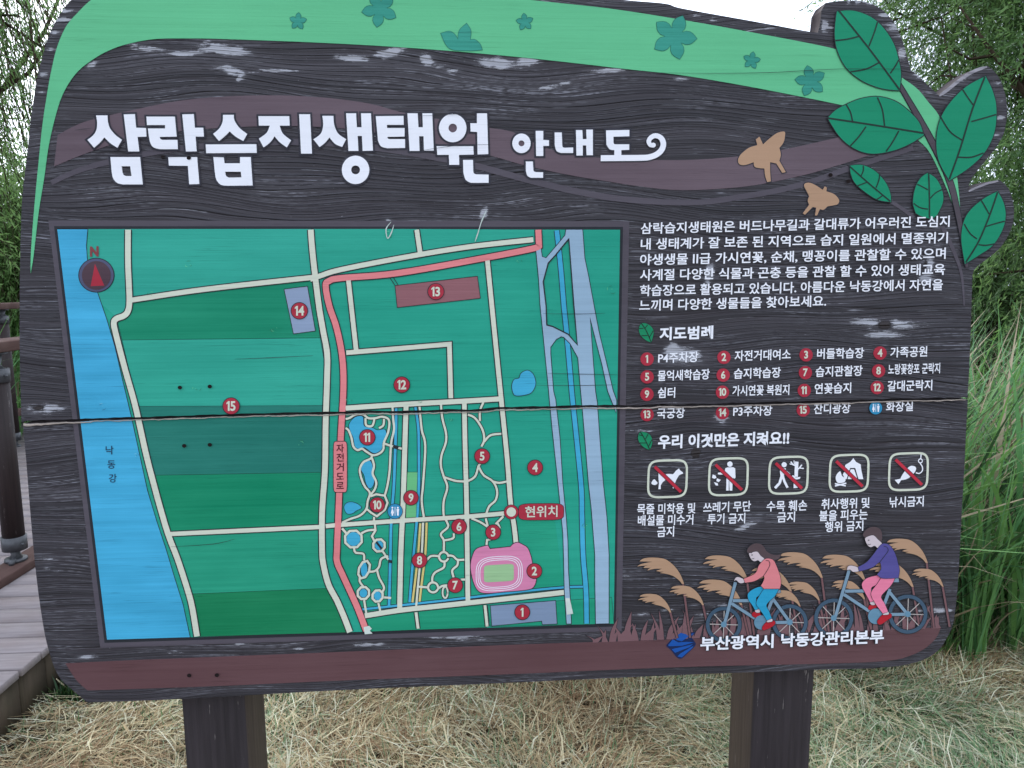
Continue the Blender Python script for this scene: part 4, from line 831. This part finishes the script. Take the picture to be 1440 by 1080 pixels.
LEG = [('1', 910, 505, 'P4주차장', 925.5, 503.6, 982, 501.5), ('2', 1018, 502.5, '자전거대여소', 1033, 500.5, 1112, 498), ('3', 1133.6, 499, '버들학습장', 1149, 497.5, 1215, 496), ('4', 1237.6, 496.5, '가족공원', 1252, 495.5, 1304, 494), ('5', 910, 530, '물억새학습장', 925, 528.5, 998, 526), ('6', 1017, 527.5, '습지학습장', 1032, 525.5, 1098, 523.5), ('7', 1132.6, 524, '습지관찰장', 1147, 522.8, 1213, 521), ('8', 1235.5, 521.5, '노랑꽃창포 군락지', 1249, 519.5, 1322, 517.5),
       ('9', 909.8, 554.5, '쉼터', 925, 552.5, 949.5, 551.8), ('10', 1016, 551.5, '가시연꽃 복원지', 1030, 549.5, 1110, 547.8), ('11', 1131, 549, '연꽃습지', 1145.5, 546.8, 1197, 545.2), ('12', 1233.5, 545, '갈대군락지', 1248, 543, 1311, 541.3), ('13', 910, 583, '국궁장', 924, 581.3, 963, 580.3), ('14', 1016, 580.3, 'P3주차장', 1031, 578.5, 1086, 576.8), ('15', 1129.6, 576.5, '잔디광장', 1144.5, 575, 1196, 573.5), ('wc', 1231.6, 573.8, '화장실', 1246, 572, 1284, 570.5)]
H4_ = H4
H4 = 1.0
for n_, mx_, my_, t_, x0, y0, x1, y1 in LEG:
    o = text('legend_text', (t_, x0, y0, x1, y1, 14.5))
    if n_ == 'wc': wc(mx_, my_, 9, sign)
    else:
        a = Art(); a.fill(ellipse(mx_, my_, 9.4, 9.4, 28), 1.0, RED); w = (4 if n_ == '1' else 5.6) if len(n_) == 1 else 10.6
        write(a, n_, mx_-w/2, my_-.2, mx_+w/2, my_-.4, 11, 1.5, CREAM, .03, digits=True); a.make('numbered_marker', sign)
H4 = H4_
text('caption', ('목줄 미착용 및', 896, 716, 978, 714.5, 14.5), ('배설물 미수거', 897, 732, 975, 730.3, 14.5), ('금지', 924, 748, 948, 747, 14.5))
text('caption', ('쓰레기 무단', 989, 714, 1056, 711.5, 14.5), ('투기 금지', 995, 730, 1048, 728.5, 14.5))
text('caption', ('수목 훼손', 1078, 712, 1135, 710.5, 14.5), ('금지', 1093, 727.5, 1118, 726.5, 14.5))
text('caption', ('취사행위 및', 1155, 709, 1223, 706.8, 14.5), ('불을 피우는', 1152, 725.5, 1220, 723, 14.5), ('행위 금지', 1160, 741, 1214, 739, 14.5))
text('caption', ('낚시금지', 1251, 706.3, 1299, 704.5, 14.5))
a = Art()
for off, mt, hh in ((.07, OUT, 5.0), (.03, WHITE, 5.5)):
    write(a, '부산광역시', 985, 905.3, 1088, 901.3, 18.5, hh, mt, off, lean=.035); write(a, '낙동강관리본부', 1098.5, 900.5, 1243, 894.8, 18.5, hh, mt, off, lean=.035)
a.make('office_name', sign)
# emblem
BLU = paint('emblem_blue', (24, 84, 172), .12, .4); NAV = paint('emblem_navy', (22, 40, 84), .1, .4)
Z8 = (880, 770, 6.353)
a = Art(); a.fill(zc([(436, 795), (478, 750), (545, 757), (618, 758), (590, 800), (622, 850), (618, 880), (560, 938), (497, 992), (455, 980), (402, 915), (362, 880), (385, 845)], *Z8), 1.3, NAV, smooth=True)
for L in ([(440, 800), (490, 762), (540, 775), (556, 798), (500, 838), (455, 826)], [(378, 872), (420, 820), (470, 848), (545, 842), (608, 846), (500, 878), (385, 882)], [(410, 908), (470, 895), (602, 862), (570, 890), (440, 940)], [(462, 972), (490, 945), (606, 876), (598, 895), (500, 982)], [(548, 790), (568, 772), (610, 766), (572, 802)]): a.fill(zc(L, *Z8), 1.7, BLU, smooth=False)
a.make('emblem', sign)

# ---- pictograms
def picto(cx, cy, zone, draw, name):
    a = Art(); L = []
    for (u, v) in [(math.copysign(abs(math.cos(t))**.42, math.cos(t)), math.copysign(abs(math.sin(t))**.42, math.sin(t))) for t in [2*math.pi*i/44 for i in range(44)]]:
        L.append((cx+u*27-v*.9, cy+v*25.8-u*.8))
    a.stroke(L, 3.1, 1.0, CREAM, closed=True, smooth=False); f = a.make(name, sign)
    b_ = Art(); draw(b_, zone); b_.make('symbol', f)
    c_ = Art(); c_.stroke([(cx-18, cy-17), (cx+19, cy+18.5)], 5.8, 1.7, DARKW, smooth=False); c_.stroke([(cx-18, cy-17), (cx+19, cy+18.5)], 4.3, 2.1, paint('ban_red', (186, 46, 66), .12, .5), smooth=False); c_.make('ban_bar', f)
Z4 = (890, 600, 6.545); Z5 = (1100, 600, 6.545)
def P_(a, z, L, sm=False): a.fill(zc(L, *z), 1.2, WHITE, smooth=sm)
def S_(a, z, L, w): a.stroke(zc(L, *z), w/6.545, 1.2, WHITE, smooth=False)
def D_(a, z, c, r): a.fill(ellipse(*zc([c], *z)[0], r/6.545, r/6.545, 18), 1.2, WHITE)
picto(938.7, 673.2, Z4, lambda a, z: (P_(a, z, [(235, 428), (252, 440), (330, 435), (370, 438), (400, 402), (425, 384), (432, 400), (460, 420), (462, 432), (438, 440), (425, 448), (410, 470), (395, 500), (385, 525), (385, 565), (368, 568), (362, 530), (348, 500), (300, 490), (275, 510), (256, 540), (256, 575), (235, 575), (240, 520), (235, 470)]), P_(a, z, [(170, 520), (180, 497), (198, 484), (214, 500), (228, 520), (205, 537), (180, 532)], True)), 'no_dog_pictogram')
picto(1024.3, 670.4, Z4, lambda a, z: (D_(a, z, (893, 345), 25), P_(a, z, [(850, 384), (870, 375), (925, 373), (942, 384), (944, 470), (932, 478), (922, 470), (918, 482), (915, 588), (890, 588), (887, 500), (883, 500), (882, 588), (858, 588), (862, 440), (800, 442), (782, 438), (782, 424), (845, 415)]), P_(a, z, [(735, 440), (760, 450), (770, 470), (750, 480), (728, 470)]), P_(a, z, [(775, 475), (810, 490), (790, 510), (768, 500)]), P_(a, z, [(745, 510), (780, 520), (785, 542), (762, 540)])), 'no_litter_pictogram')
def tree_p(a, z):
    D_(a, z, (1392, 350), 24); P_(a, z, [(1352, 400), (1385, 380), (1410, 385), (1392, 440), (1388, 462), (1358, 462)])
    S_(a, z, [(1370, 455), (1350, 520), (1308, 565)], 24); S_(a, z, [(1380, 455), (1395, 505), (1424, 562)], 22); z = Z5
    S_(a, z, [(10, 395), (40, 412), (70, 440)], 14); S_(a, z, [(134, 322), (130, 400), (128, 462)], 32); S_(a, z, [(132, 365), (100, 350), (78, 322)], 12); S_(a, z, [(110, 352), (68, 342)], 9); S_(a, z, [(112, 348), (108, 312)], 9)
    S_(a, z, [(134, 400), (160, 378), (180, 350)], 12); S_(a, z, [(158, 380), (198, 385)], 10); P_(a, z, [(78, 458), (100, 446), (125, 468), (168, 462), (162, 480), (135, 486), (110, 482), (88, 474)]); P_(a, z, [(106, 500), (140, 500), (142, 562), (104, 566)])
picto(1108.8, 668.3, Z4, tree_p, 'no_tree_damage_pictogram')
picto(1194, 665.5, Z5, lambda a, z: (P_(a, z, [(655, 290), (680, 325), (722, 347), (728, 400), (746, 483), (702, 483), (672, 380), (625, 380), (592, 483), (578, 483), (558, 440), (572, 415), (580, 352), (625, 325)]), P_(a, z, [(630, 392), (662, 392), (692, 483), (602, 483)]), P_(a, z, [(492, 480), (500, 442), (532, 410), (545, 440), (552, 455), (582, 480), (576, 508), (545, 518), (510, 516)], True), S_(a, z, [(485, 524), (585, 545)], 13), S_(a, z, [(485, 546), (590, 520)], 13)), 'no_camping_pictogram')
picto(1277.5, 663.2, Z5, lambda a, z: (P_(a, z, [(1228, 372), (1195, 360), (1160, 375), (1120, 420), (1088, 478), (1095, 492), (1150, 480), (1200, 442), (1230, 400)], True), P_(a, z, [(1092, 478), (1035, 490), (1070, 530), (1095, 492)]), S_(a, z, [(1278, 256), (1275, 296)], 10), S_(a, z, ellipse(1272, 315, 18, 18, 18)+[(1290, 315), (1289, 320)], 9), S_(a, z, smooth_pts([(1268, 335), (1290, 372), (1288, 408), (1262, 430), (1230, 424)]), 10)), 'no_fishing_pictogram')
HAIR_ = paint('hairline', (40, 44, 48), .2, .4, crack=False)
for L in ([(880, 101), (980, 103), (1080, 102), (1180, 97), (1278, 97)], [(590, 212), (640, 205), (690, 203)], [(763, 441), (810, 441.5), (851, 440.5)], [(770, 525), (815, 526), (868, 527)], [(755, 542), (820, 542), (866, 541)], [(330, 505), (380, 503), (440, 500)], [(240, 769), (300, 765), (330, 758)], [(206, 225), (260, 219), (330, 222)], [(130, 180), (105, 183), (45, 146)][:2], [(590, 163), (645, 160), (683, 157)]):
    a = Art(); a.stroke(L, [.25, .75, .3], 4.45, HAIR_); a.make('hairline_crack', sign)
# screw holes
HOLE = simple('screw_hole', (34, 28, 30), .9, .1)
for x, y in ((253, 545), (295, 543.5), (259, 627), (295, 625.5), (266, 950), (305, 949.5), (229, 221), (265.5, 222), (1168, 246), (1193, 255)):
    a = Art(); a.fill(ellipse(x, y, 3.1, 2.7, 14), 4.6 if 300 < y < 700 else 2.9, HOLE); a.make('screw_hole', sign)
# worn arris highlights on the lobes
WE = simple('worn_edge_wood', (150, 150, 164), .8, .2, .35, (30, 60, 200), .0005)
for L, w in (([(1321, 135), (1335, 124.5), (1352, 111), (1371, 99.5), (1388, 94)], 4.5), ([(1362, 269), (1374, 263.5), (1390, 257.5), (1404, 254.5)], 3)):
    P = smooth_pts(L); A_, B_ = strip(P, [1.5]+[w]*6+[1.5]); n = len(P)
    V = np.concatenate([on_board(np.array(A_), .0006), on_board(np.array(B_), .0006)])
    b = Bag(); b.add(V, [(i, i+1, n+i+1, n+i) for i in range(n-1)]); b.make('worn_edge', [WE], sign)

# ---- posts
def wood_post(name, rgb):
    s = M(name); co = s.coord(); c = alb(rgb)
    g = s.noise(s.scaled(co, (90, 90, 3)), 1, 4, .6); wn = s.noise(s.scaled(co, (120, 120, 9)), 1, 4, .7)
    cc = s.mix(s.rng(g, .3, .7), mul(c, .65), mul(c, 1.35)); wm = s.rng(wn, .66, .7); cc = s.mix(s.math('MULTIPLY', wm, .8), cc, alb((140, 136, 140)))
    s.bump(g, .7, .002); return s.base(cc, .6, .3)
PW = wood_post('post_stain', (50, 46, 52)); PB = wood_post('post_bare_side', (68, 60, 58))
def post(xa, xb, y):
    p = on_y(xa, y, .083); q = on_y(xb, y, .083); w = q[0]-p[0]; cx = (p[0]+q[0])/2
    b = Bag(); V, F = box_vf((cx, .083+.07, .86), (w, .14, 1.9)); b.add(V, F); b.m = [1, 1, 0, 0, 0, 0]
    return b.make('post', [PW, PB], sign, bevel=.006)
post(254.5, 345, 985); post(1060, 1146, 943)

# ================================================================== BOARDWALK
DX0, DX1, DY0, DY1, DZ = -.79, -3.75, -1.6, 7.4, .22
deck = empty('boardwalk', (DX0, 0, 0)); deck['_o'] = [DX0, 0.0, 0.0]; tag(deck, 'weathered grey plank boardwalk with skirt boards left of the sign', 'boardwalk')
def deck_wood(name, rgb, sc):
    s = M(name); co = s.coord(); c = alb(rgb); oi = s.n('ObjectInfo').outputs['Random']
    v = s.n('VectorMath', operation='ADD'); s.link(co, v.inputs[0]); cmb = s.n('CombineXYZ'); s.link(s.math('MULTIPLY', oi, 50), cmb.inputs[0]); s.link(s.math('MULTIPLY', oi, 31), cmb.inputs[2]); s.link(cmb.outputs[0], v.inputs[1])
    g = s.noise(s.scaled(v.outputs[0], sc), 1, 5, .65); bl_ = s.noise(s.scaled(v.outputs[0], (5, 9, 5)), 1, 3)
    cc = s.mix(s.rng(g, .3, .72), mul(c, .78), mul(c, 1.15)); cc = s.mix(s.rng(bl_, .45, .8, 0, .45), cc, alb((112, 96, 92)))
    cc = s.mix(s.rng(oi, 0, 1, 0, .3), cc, mul(c, .7)); s.bump(g, .6, .002); return s.base(cc, .85, .2)
DW = deck_wood('weathered_deck', (146, 141, 148), (4, 60, 60)); SKW = deck_wood('skirt_wood', (78, 72, 62), (60, 60, 5)); rail_m = deck_wood('rail_stain', (84, 64, 62), (60, 5, 60)); RP = wood_post('rail_post_wood', (44, 35, 36))
PITCH_ = .125; L_ = DX0-DX1
bm = Bag().box((0, 0, 0), (L_, PITCH_-.012, .03)); proto = None
# behind the sign the boardwalk widens to the right: longer planks, open underneath
bw = Bag().box((0, 0, 0), (L_+.5, PITCH_-.012, .03)); wide = None
i = 0; y = DY0
while y < DY1:
    if y > 1.27:
        if wide is None: wide = mesh_np('plank', np.array(bw.V), bw.F, [DW], bw.m); o = wide
        else: o = wide.copy(); COL.objects.link(o)
        o.parent = deck; o.location = ((DX0+DX1)/2-DX0+.25+random.uniform(-.004, .004), y, DZ-.015+random.uniform(-.0015, .0015)); y += PITCH_; continue
    if proto is None: proto = mesh_np('plank', np.array(bm.V), bm.F, [DW], bm.m); o = proto; bv = o.modifiers.new('bevel', 'BEVEL'); bv.width = .003
    else: o = proto.copy(); COL.objects.link(o)
    o.parent = deck; o.location = ((DX0+DX1)/2-DX0+random.uniform(-.004, .004), y, DZ-.015+random.uniform(-.0015, .0015)); o.rotation_euler = (0, 0, random.uniform(-.0015, .0015)); y += PITCH_; i += 1
bm = Bag().box((0, 0, 0), (.022, .146, .185)); proto = None; y = DY0
while y < 1.22:
    if proto is None: proto = mesh_np('skirt_board', np.array(bm.V), bm.F, [SKW], bm.m); o = proto
    else: o = proto.copy(); COL.objects.link(o)
    o.parent = deck; o.location = (-.028+random.uniform(-.002, .002), y, DZ-.03-.0945+.0+random.uniform(-.004, .004)); y += .156
for k in range(5): Bag().box((DX0-.2-k*(L_-.4)/4, (DY0+DY1)/2, .13), (.06, DY1-DY0-.2, .115)).make('joist', [SKW], deck)
METAL = simple('zinc_metal', (66, 69, 76), .45, .5, .2, (60, 60, 60), .0004)
def railing(X, zc_top, zh, post_y, y0, y1, r, label, low):
    R_ = empty('railing', (X, (y0+y1)/2, DZ)); R_['_o'] = [float(v) for v in R_.location]; tag(R_, label, 'railing', None)
    Bag().box((X-.02, (y0+y1)/2, zh-.028), (.15, y1-y0, .05)).make('handrail', [rail_m], R_, bevel=.006)
    if low: Bag().box((X+.015, (y0+y1)/2, DZ+.022), (.12, y1-y0, .042)).make('kick_board', [rail_m], R_, bevel=.005)
    else: Bag().box((X, (y0+y1)/2, DZ+.28), (.04, y1-y0, .06)).make('lower_rail', [rail_m], R_, bevel=.005)
    for py in post_y:
        zb = DZ+.045 if low else DZ+.0
        Bag().tube([(X, py, zb+.06), (X, py, zc_top)], r, 20).make('post', [RP], R_, smooth=False)
        c = Bag(); c.tube([(X, py, zb+.055), (X, py, zb+.12)], r+.006, 20); c.tube([(X, py, zb+.0), (X, py, zb+.012)], [r*1.05, r*1.0], 16); c.tube([(X, py, zb+.01), (X, py, zb+.03), (X, py, zb+.056)], [.03, .018, .026], 12); c.tube([(X+.02, py-r*1.5, zb+.008), (X-.02, py+r*1.2, zb+.008)], .012, 8); c.tube([(X+r*.9, py-.02, zb+.085), (X+r*1.2, py-.022, zb+.085)], .006, 8)
        c.make('base_bracket', [METAL], R_)
        c = Bag(); c.tube([(X, py, zc_top-.05), (X, py, zc_top+.012)], r+.005, 20); c.tube([(X, py, zc_top+.01), (X, py, zc_top+.03), (X, py, zh-.054)], [.032, .018, .03], 12); c.tube([(X, py, zh-.062), (X, py, zh-.054)], .05, 14); c.tube([(X+r*.9, py-.02, zc_top-.02), (X+r*1.25, py-.022, zc_top-.02)], .006, 8)
        c.make('cap_bracket', [METAL], R_)
    return R_
railing(-1.37, 1.165, 1.305, (1.90, 3.9, 5.9, -.1), -1.5, 7.2, .046, 'near dark brown railing of the boardwalk with metal post brackets', True)
fp = on_z(22, 628, DZ)
railing(float(fp[0]), 1.31, 1.43, (float(fp[1]), float(fp[1])+2.1, float(fp[1])-2.2), -1.5, 8.5, .04, 'far railing of the boardwalk standing before the tall green grass', False)

# ================================================================== VEGETATION
def blades(name, pos, length, width, az, lean, droop, mats, mi, nseg=6, parent=None, loc=(0, 0, 0)):
    """arching grass blades; every argument an array"""
    n = len(length); t = np.linspace(0, 1, nseg+1)[None, :, None]
    hd = np.stack([np.cos(az), np.sin(az), np.zeros(n)], -1)[:, None, :]; side = np.stack([-np.sin(az), np.cos(az), np.zeros(n)], -1)[:, None, :]
    th = lean[:, None] + droop[:, None]*(np.linspace(0, 1, nseg+1)[None, :]**1.6)
    ds = length[:, None]/nseg
    hx = np.concatenate([np.zeros((n, 1)), np.cumsum(np.sin(th[:, :-1])*ds, 1)], 1); hz = np.concatenate([np.zeros((n, 1)), np.cumsum(np.cos(th[:, :-1])*ds, 1)], 1)
    C = pos[:, None, :] + hd*hx[..., None] + np.array([0, 0, 1.])*hz[..., None]
    C[..., 2] = np.maximum(C[..., 2], .01)
    prof = np.interp(np.linspace(0, 1, nseg+1), [0, .25, .6, 1], [.55, 1, .8, .04])[None, :, None]
    tw = rng.normal(0, .5, (n, 1, 1)); sv = side*np.cos(tw)+np.array([0, 0, .5])*np.sin(tw)
    w = sv*(width[:, None, None]/2)*prof
    V = np.stack([C-w, C+w], 2).reshape(n, -1, 3)
    k = (nseg+1)*2; base = (np.arange(n)*k)[:, None, None]; q = np.array([[2*i, 2*i+1, 2*i+3, 2*i+2] for i in range(nseg)])[None]
    F = (base+q).reshape(-1, 4); V = V.reshape(-1, 3)-np.array(loc)
    return mesh_np(name, V, F, mats, np.repeat(mi, nseg), parent, loc if parent is None else (0, 0, 0))
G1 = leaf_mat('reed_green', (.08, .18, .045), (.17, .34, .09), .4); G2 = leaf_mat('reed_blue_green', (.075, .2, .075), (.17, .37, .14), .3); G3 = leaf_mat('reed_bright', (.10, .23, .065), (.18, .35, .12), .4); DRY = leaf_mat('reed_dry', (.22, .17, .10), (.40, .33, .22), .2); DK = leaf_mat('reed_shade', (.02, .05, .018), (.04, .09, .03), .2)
def bed(name, label, n, xr, yr, lr, wr, mats, p, seed, edge=None, dr=(.3, 1.5), cat='reeds'):
    r = np.random.default_rng(seed); x = r.uniform(*xr, n); y = yr[0]+(yr[1]-yr[0])*r.random(n)**1.4
    if edge is not None: y = y+edge(x)
    L = r.uniform(*lr, n); w = r.uniform(*wr, n)
    o = blades(name, np.stack([x, y, np.zeros(n)], -1), L, w, np.where(r.random(n) < .5, r.normal(-.5, .9, n), r.uniform(0, 2*math.pi, n)), np.abs(r.normal(.22, .2, n)), r.uniform(*dr, n), mats, r.choice(len(mats), n, p=p), 7)
    return tag(o, label, cat, kind='stuff')
edge = lambda x: np.where(x > 1.4, 0.0, .25+.0*x) + .05*np.sin(x*5)
bed('reed_bed', 'tall green reed grass growing thick behind the right side of the sign', 6500, (.2, 5.2), (1.26, 3.6), (.5, 1.6), (.009, .028), [G1, G2, G3, DRY, DK], [.30, .28, .08, .17, .17], 11, edge)
bed('reed_litter', 'dry straw coloured leaves hanging at the foot of the reeds', 4200, (.2, 5.2), (1.2, 2.2), (.35, 1.0), (.005, .013), [DRY, DK, G1], [.4, .4, .20], 12, edge, (.6, 2.2), 'dry reeds')
bed('verge_grass', 'short green grass tufts along the foot of the reeds', 5200, (-.5, 4.6), (1.12, 1.55), (.1, .34), (.003, .008), [G1, G3, DK, DRY], [.42, .25, .18, .15], 13, edge, (.3, 1.6), 'grass')
# the bright young clump right beside the sign
def clump(px, py, label, seed, n=46, L=(.5, 1.05)):
    p = on_z(px, py, 0); r = np.random.default_rng(seed); n_ = n
    pos = np.stack([p[0]+r.normal(0, .022, n_), p[1]+r.normal(0, .02, n_), np.zeros(n_)], -1)
    o = blades('grass_clump', pos, r.uniform(*L, n_), r.uniform(.012, .024, n_), r.uniform(0, 2*math.pi, n_), np.abs(r.normal(.02, .14, n_)), r.uniform(.0, .7, n_), [G3, G2, G1], r.choice(3, n_, p=[.65, .2, .15]), 7, loc=tuple(float(v) for v in (p[0], p[1], 0)))
    tag(o, label, 'grass clump')
clump(1366, 934, 'bright green upright reed clump just right of the sign', 21)
clump(1428, 925, 'looser reed clump at the right edge with a long arching leaf', 22, 24, (.4, 1.0))
# left: lush grass beyond the boardwalk
bed('meadow_grass', 'lush bright green grass behind the far railing of the boardwalk', 7500, (-8.5, float(fp[0])-.25), (2.2, 8.2), (.8, 1.6), (.012, .026), [G3, G1, G2, DRY], [.52, .28, .15, .05], 14, None, (.4, 1.6), 'tall grass')
bed('meadow_grass', 'green grass growing under the end of the boardwalk behind the sign', 3500, (-4.6, .3), (7.5, 10), (.6, 1.3), (.012, .024), [G3, G1, G2, DRY], [.42, .33, .2, .05], 15, None, (.4, 1.6), 'tall grass')
bed('shade_fill_blades', 'dark grass blades added as shade in the gap under the boardwalk edge', 2200, (-.78, -.3), (1.10, 1.5), (.04, .11), (.004, .01), [DK, G1], [.8, .2], 16, None, (.3, 1.8), 'grass')  # dense dark blades stand in for the shadow below the deck

BARK = simple('bark', (62, 54, 46), .95, .1, .35, (14, 14, 3), .01)
def tree(name, label, cat, base, height, crown_c, crown_r, nspray, nleaf, leafL, leafW, mats, p, seed, limbs=9, trunk_r=.13, droop=.5, limb_k=.42, slen=(.5, 1.0), shell=.0, group=None, z0=1.0):
    r = np.random.default_rng(seed); root = empty(name, tuple(base)); root['_o'] = [float(v) for v in base]; tag(root, label, cat, group)
    base = np.array(base, float); cc = np.array(crown_c, float); cr = np.array(crown_r, float)
    tb = Bag(); top = base+np.array([r.normal(0, .2), r.normal(0, .2), height*.72]); mid = (base+top)/2+np.array([r.normal(0, .15), r.normal(0, .15), 0])
    tb.tube([base-np.array([0, 0, .1]), base+np.array([0, 0, .3]), mid, top], [trunk_r*1.25, trunk_r, trunk_r*.8, trunk_r*.3], 10); tb.make('trunk', [BARK], root, smooth=True)
    ends = []
    lb = Bag()
    for i in range(limbs):
        t = r.uniform(.25, 1); s0 = base+(top-base)*t*1.0; u = r.normal(0, 1, 3); u /= np.linalg.norm(u); e = cc+u*cr*r.uniform(.55, .95); m1 = s0+(e-s0)*.5+np.array([0, 0, .25*np.linalg.norm(e-s0)*r.uniform(0, 1)])+r.normal(0, .12, 3)
        P = [s0, s0+(m1-s0)*.5+r.normal(0, .05, 3), m1, m1+(e-m1)*.5+r.normal(0, .08, 3), e]; rr = trunk_r*limb_k*(1-t*.4)
        lb.tube(P, [rr, rr*.8, rr*.6, rr*.4, .008], 6); ends.append(P)
        for k in range(3):
            a0 = P[2+(k % 2)]; e2 = a0+r.normal(0, .35, 3)*cr*.6; lb.tube([a0, (a0+e2)/2+r.normal(0, .06, 3), e2], [rr*.4, rr*.25, .005], 5); ends.append([a0, a0, (a0+e2)/2, (a0+e2)/2, e2])
    lb.make('limb', [BARK], root, smooth=True)
    # sprays
    u = r.normal(0, 1, (nspray, 3)); u /= np.linalg.norm(u, axis=1)[:, None]; rad = r.random(nspray)**(1/3)
    lum = .82+.18*np.sin(u[:, 0]*5+u[:, 2]*4+seed)*np.cos(u[:, 1]*4-u[:, 2]*3)
    S0 = cc+u*cr*(np.maximum(rad, shell)*lum)[:, None]
    # pull some sprays to the limbs so that gaps open between them
    E = np.array([q for P in ends for q in P[2:]]); idx = r.integers(0, len(E), nspray); pull = r.random(nspray)[:, None]**.6
    S0 = S0*(1-.55*pull)+(E[idx]+r.normal(0, .22, (nspray, 3)))*(.55*pull); S0[:, 2] = np.maximum(S0[:, 2], z0)
    d = u*.6+r.normal(0, .5, (nspray, 3)); d[:, 2] -= droop; d /= np.linalg.norm(d, axis=1)[:, None]
    SL = r.uniform(*slen, nspray); t = np.linspace(.05, 1, nleaf)[None, :, None]
    grav = np.array([0, 0, -1.])
    C = S0[:, None, :]+d[:, None, :]*SL[:, None, None]*t+grav*(droop*.55*SL[:, None, None]*t**2)
    C = C.reshape(-1, 3); N = len(C)
    ax = np.repeat(d, nleaf, 0)*.7+r.normal(0, .55, (N, 3)); ax[:, 2] -= droop*.5; ax /= np.linalg.norm(ax, axis=1)[:, None]
    sd_ = np.cross(ax, r.normal(0, 1, (N, 3))); sd_ /= (np.linalg.norm(sd_, axis=1)[:, None]+1e-6)
    ll = leafL*r.uniform(.6, 1.2, N)[:, None]; ww = leafW*r.uniform(.7, 1.2, N)[:, None]
    V = np.stack([C, C+ax*ll*.45+sd_*ww/2, C+ax*ll, C+ax*ll*.45-sd_*ww/2], 1).reshape(-1, 3)-base
    F = np.arange(N*4).reshape(-1, 4); mi = np.repeat(r.choice(len(mats), nspray, p=p), nleaf)
    mesh_np('crown', V, F, mats, mi, root)
    # twigs
    tp = C.reshape(nspray, nleaf, 3)[::2][:, [0, nleaf//2, nleaf-1]]; n2 = len(tp); tw = np.array([.003, .003, 0])
    V = np.stack([tp[:, 0]-tw, tp[:, 0]+tw, tp[:, 1]+tw, tp[:, 1]-tw, tp[:, 2]+tw*.4, tp[:, 2]-tw*.4], 1).reshape(-1, 3)-base; b0 = (np.arange(n2)*6)[:, None]
    mesh_np('twigs', V, np.concatenate([b0+np.array([0, 1, 2, 3]), b0+np.array([3, 2, 4, 5])]), [BARK], None, root)
    return root
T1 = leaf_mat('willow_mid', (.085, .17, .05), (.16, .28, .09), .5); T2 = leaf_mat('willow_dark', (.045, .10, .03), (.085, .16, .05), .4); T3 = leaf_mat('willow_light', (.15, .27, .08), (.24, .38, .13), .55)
def gp(px, depth):
    d = rays([(px, 412)])[0]; d = d/np.hypot(d[0], d[1]); return CAM[0]+d[0]*depth, CAM[1]+d[1]*depth
def T(px, depth, cz, cr, label, seed, n, **k):
    x, y = gp(px, depth); kw = dict(mats=[T1, T2, T3], p=[.5, .25, .25]); kw.update(k); off = kw.pop('off', (0, 0)); h_ = kw.pop('h', cz+cr[2]*.8)
    nm = kw.pop('name', 'willow_tree'); cat = kw.pop('cat', 'tree')
    return tree(nm, label, cat, (x+off[0], y+off[1], 0), h_, (x, y, cz), cr, n, kw.pop('nl', 22), kw.pop('ll', .085), kw.pop('lw', .016), seed=seed, **kw)
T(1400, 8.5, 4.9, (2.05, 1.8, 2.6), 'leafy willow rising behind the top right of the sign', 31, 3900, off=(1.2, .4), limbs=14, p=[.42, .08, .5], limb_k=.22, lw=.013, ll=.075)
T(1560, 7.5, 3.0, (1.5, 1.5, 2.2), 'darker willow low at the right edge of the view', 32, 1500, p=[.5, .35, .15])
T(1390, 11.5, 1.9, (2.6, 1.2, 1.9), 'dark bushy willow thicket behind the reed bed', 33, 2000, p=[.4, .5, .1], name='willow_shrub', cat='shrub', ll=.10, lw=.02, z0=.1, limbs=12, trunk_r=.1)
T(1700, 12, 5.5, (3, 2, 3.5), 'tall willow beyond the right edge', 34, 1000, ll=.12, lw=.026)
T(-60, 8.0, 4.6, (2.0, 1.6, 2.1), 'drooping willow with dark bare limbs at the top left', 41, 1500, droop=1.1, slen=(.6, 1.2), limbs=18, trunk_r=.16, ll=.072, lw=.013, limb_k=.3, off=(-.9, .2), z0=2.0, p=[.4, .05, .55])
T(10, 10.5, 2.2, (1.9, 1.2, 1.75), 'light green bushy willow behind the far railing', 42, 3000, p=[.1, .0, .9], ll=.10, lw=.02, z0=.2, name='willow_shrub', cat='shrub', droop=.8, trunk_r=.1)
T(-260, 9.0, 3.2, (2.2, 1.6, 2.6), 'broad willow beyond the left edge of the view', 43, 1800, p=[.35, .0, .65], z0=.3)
T(150, 15, 2.0, (2.6, 1.2, 1.9), 'distant green willow hidden behind the left part of the sign', 44, 1200, ll=.15, lw=.035, z0=.2, name='willow_shrub', cat='shrub')
T(560, 24, 1.9, (5, 2, 1.9), 'low far thicket hidden behind the map on the sign', 45, 1300, ll=.24, lw=.06, z0=.2, slen=(.8, 1.4), name='willow_shrub', cat='shrub')
T(1000, 22, 1.8, (5, 2, 1.8), 'low far thicket hidden behind the text on the sign', 46, 1300, ll=.24, lw=.06, z0=.2, slen=(.8, 1.4), name='willow_shrub', cat='shrub')
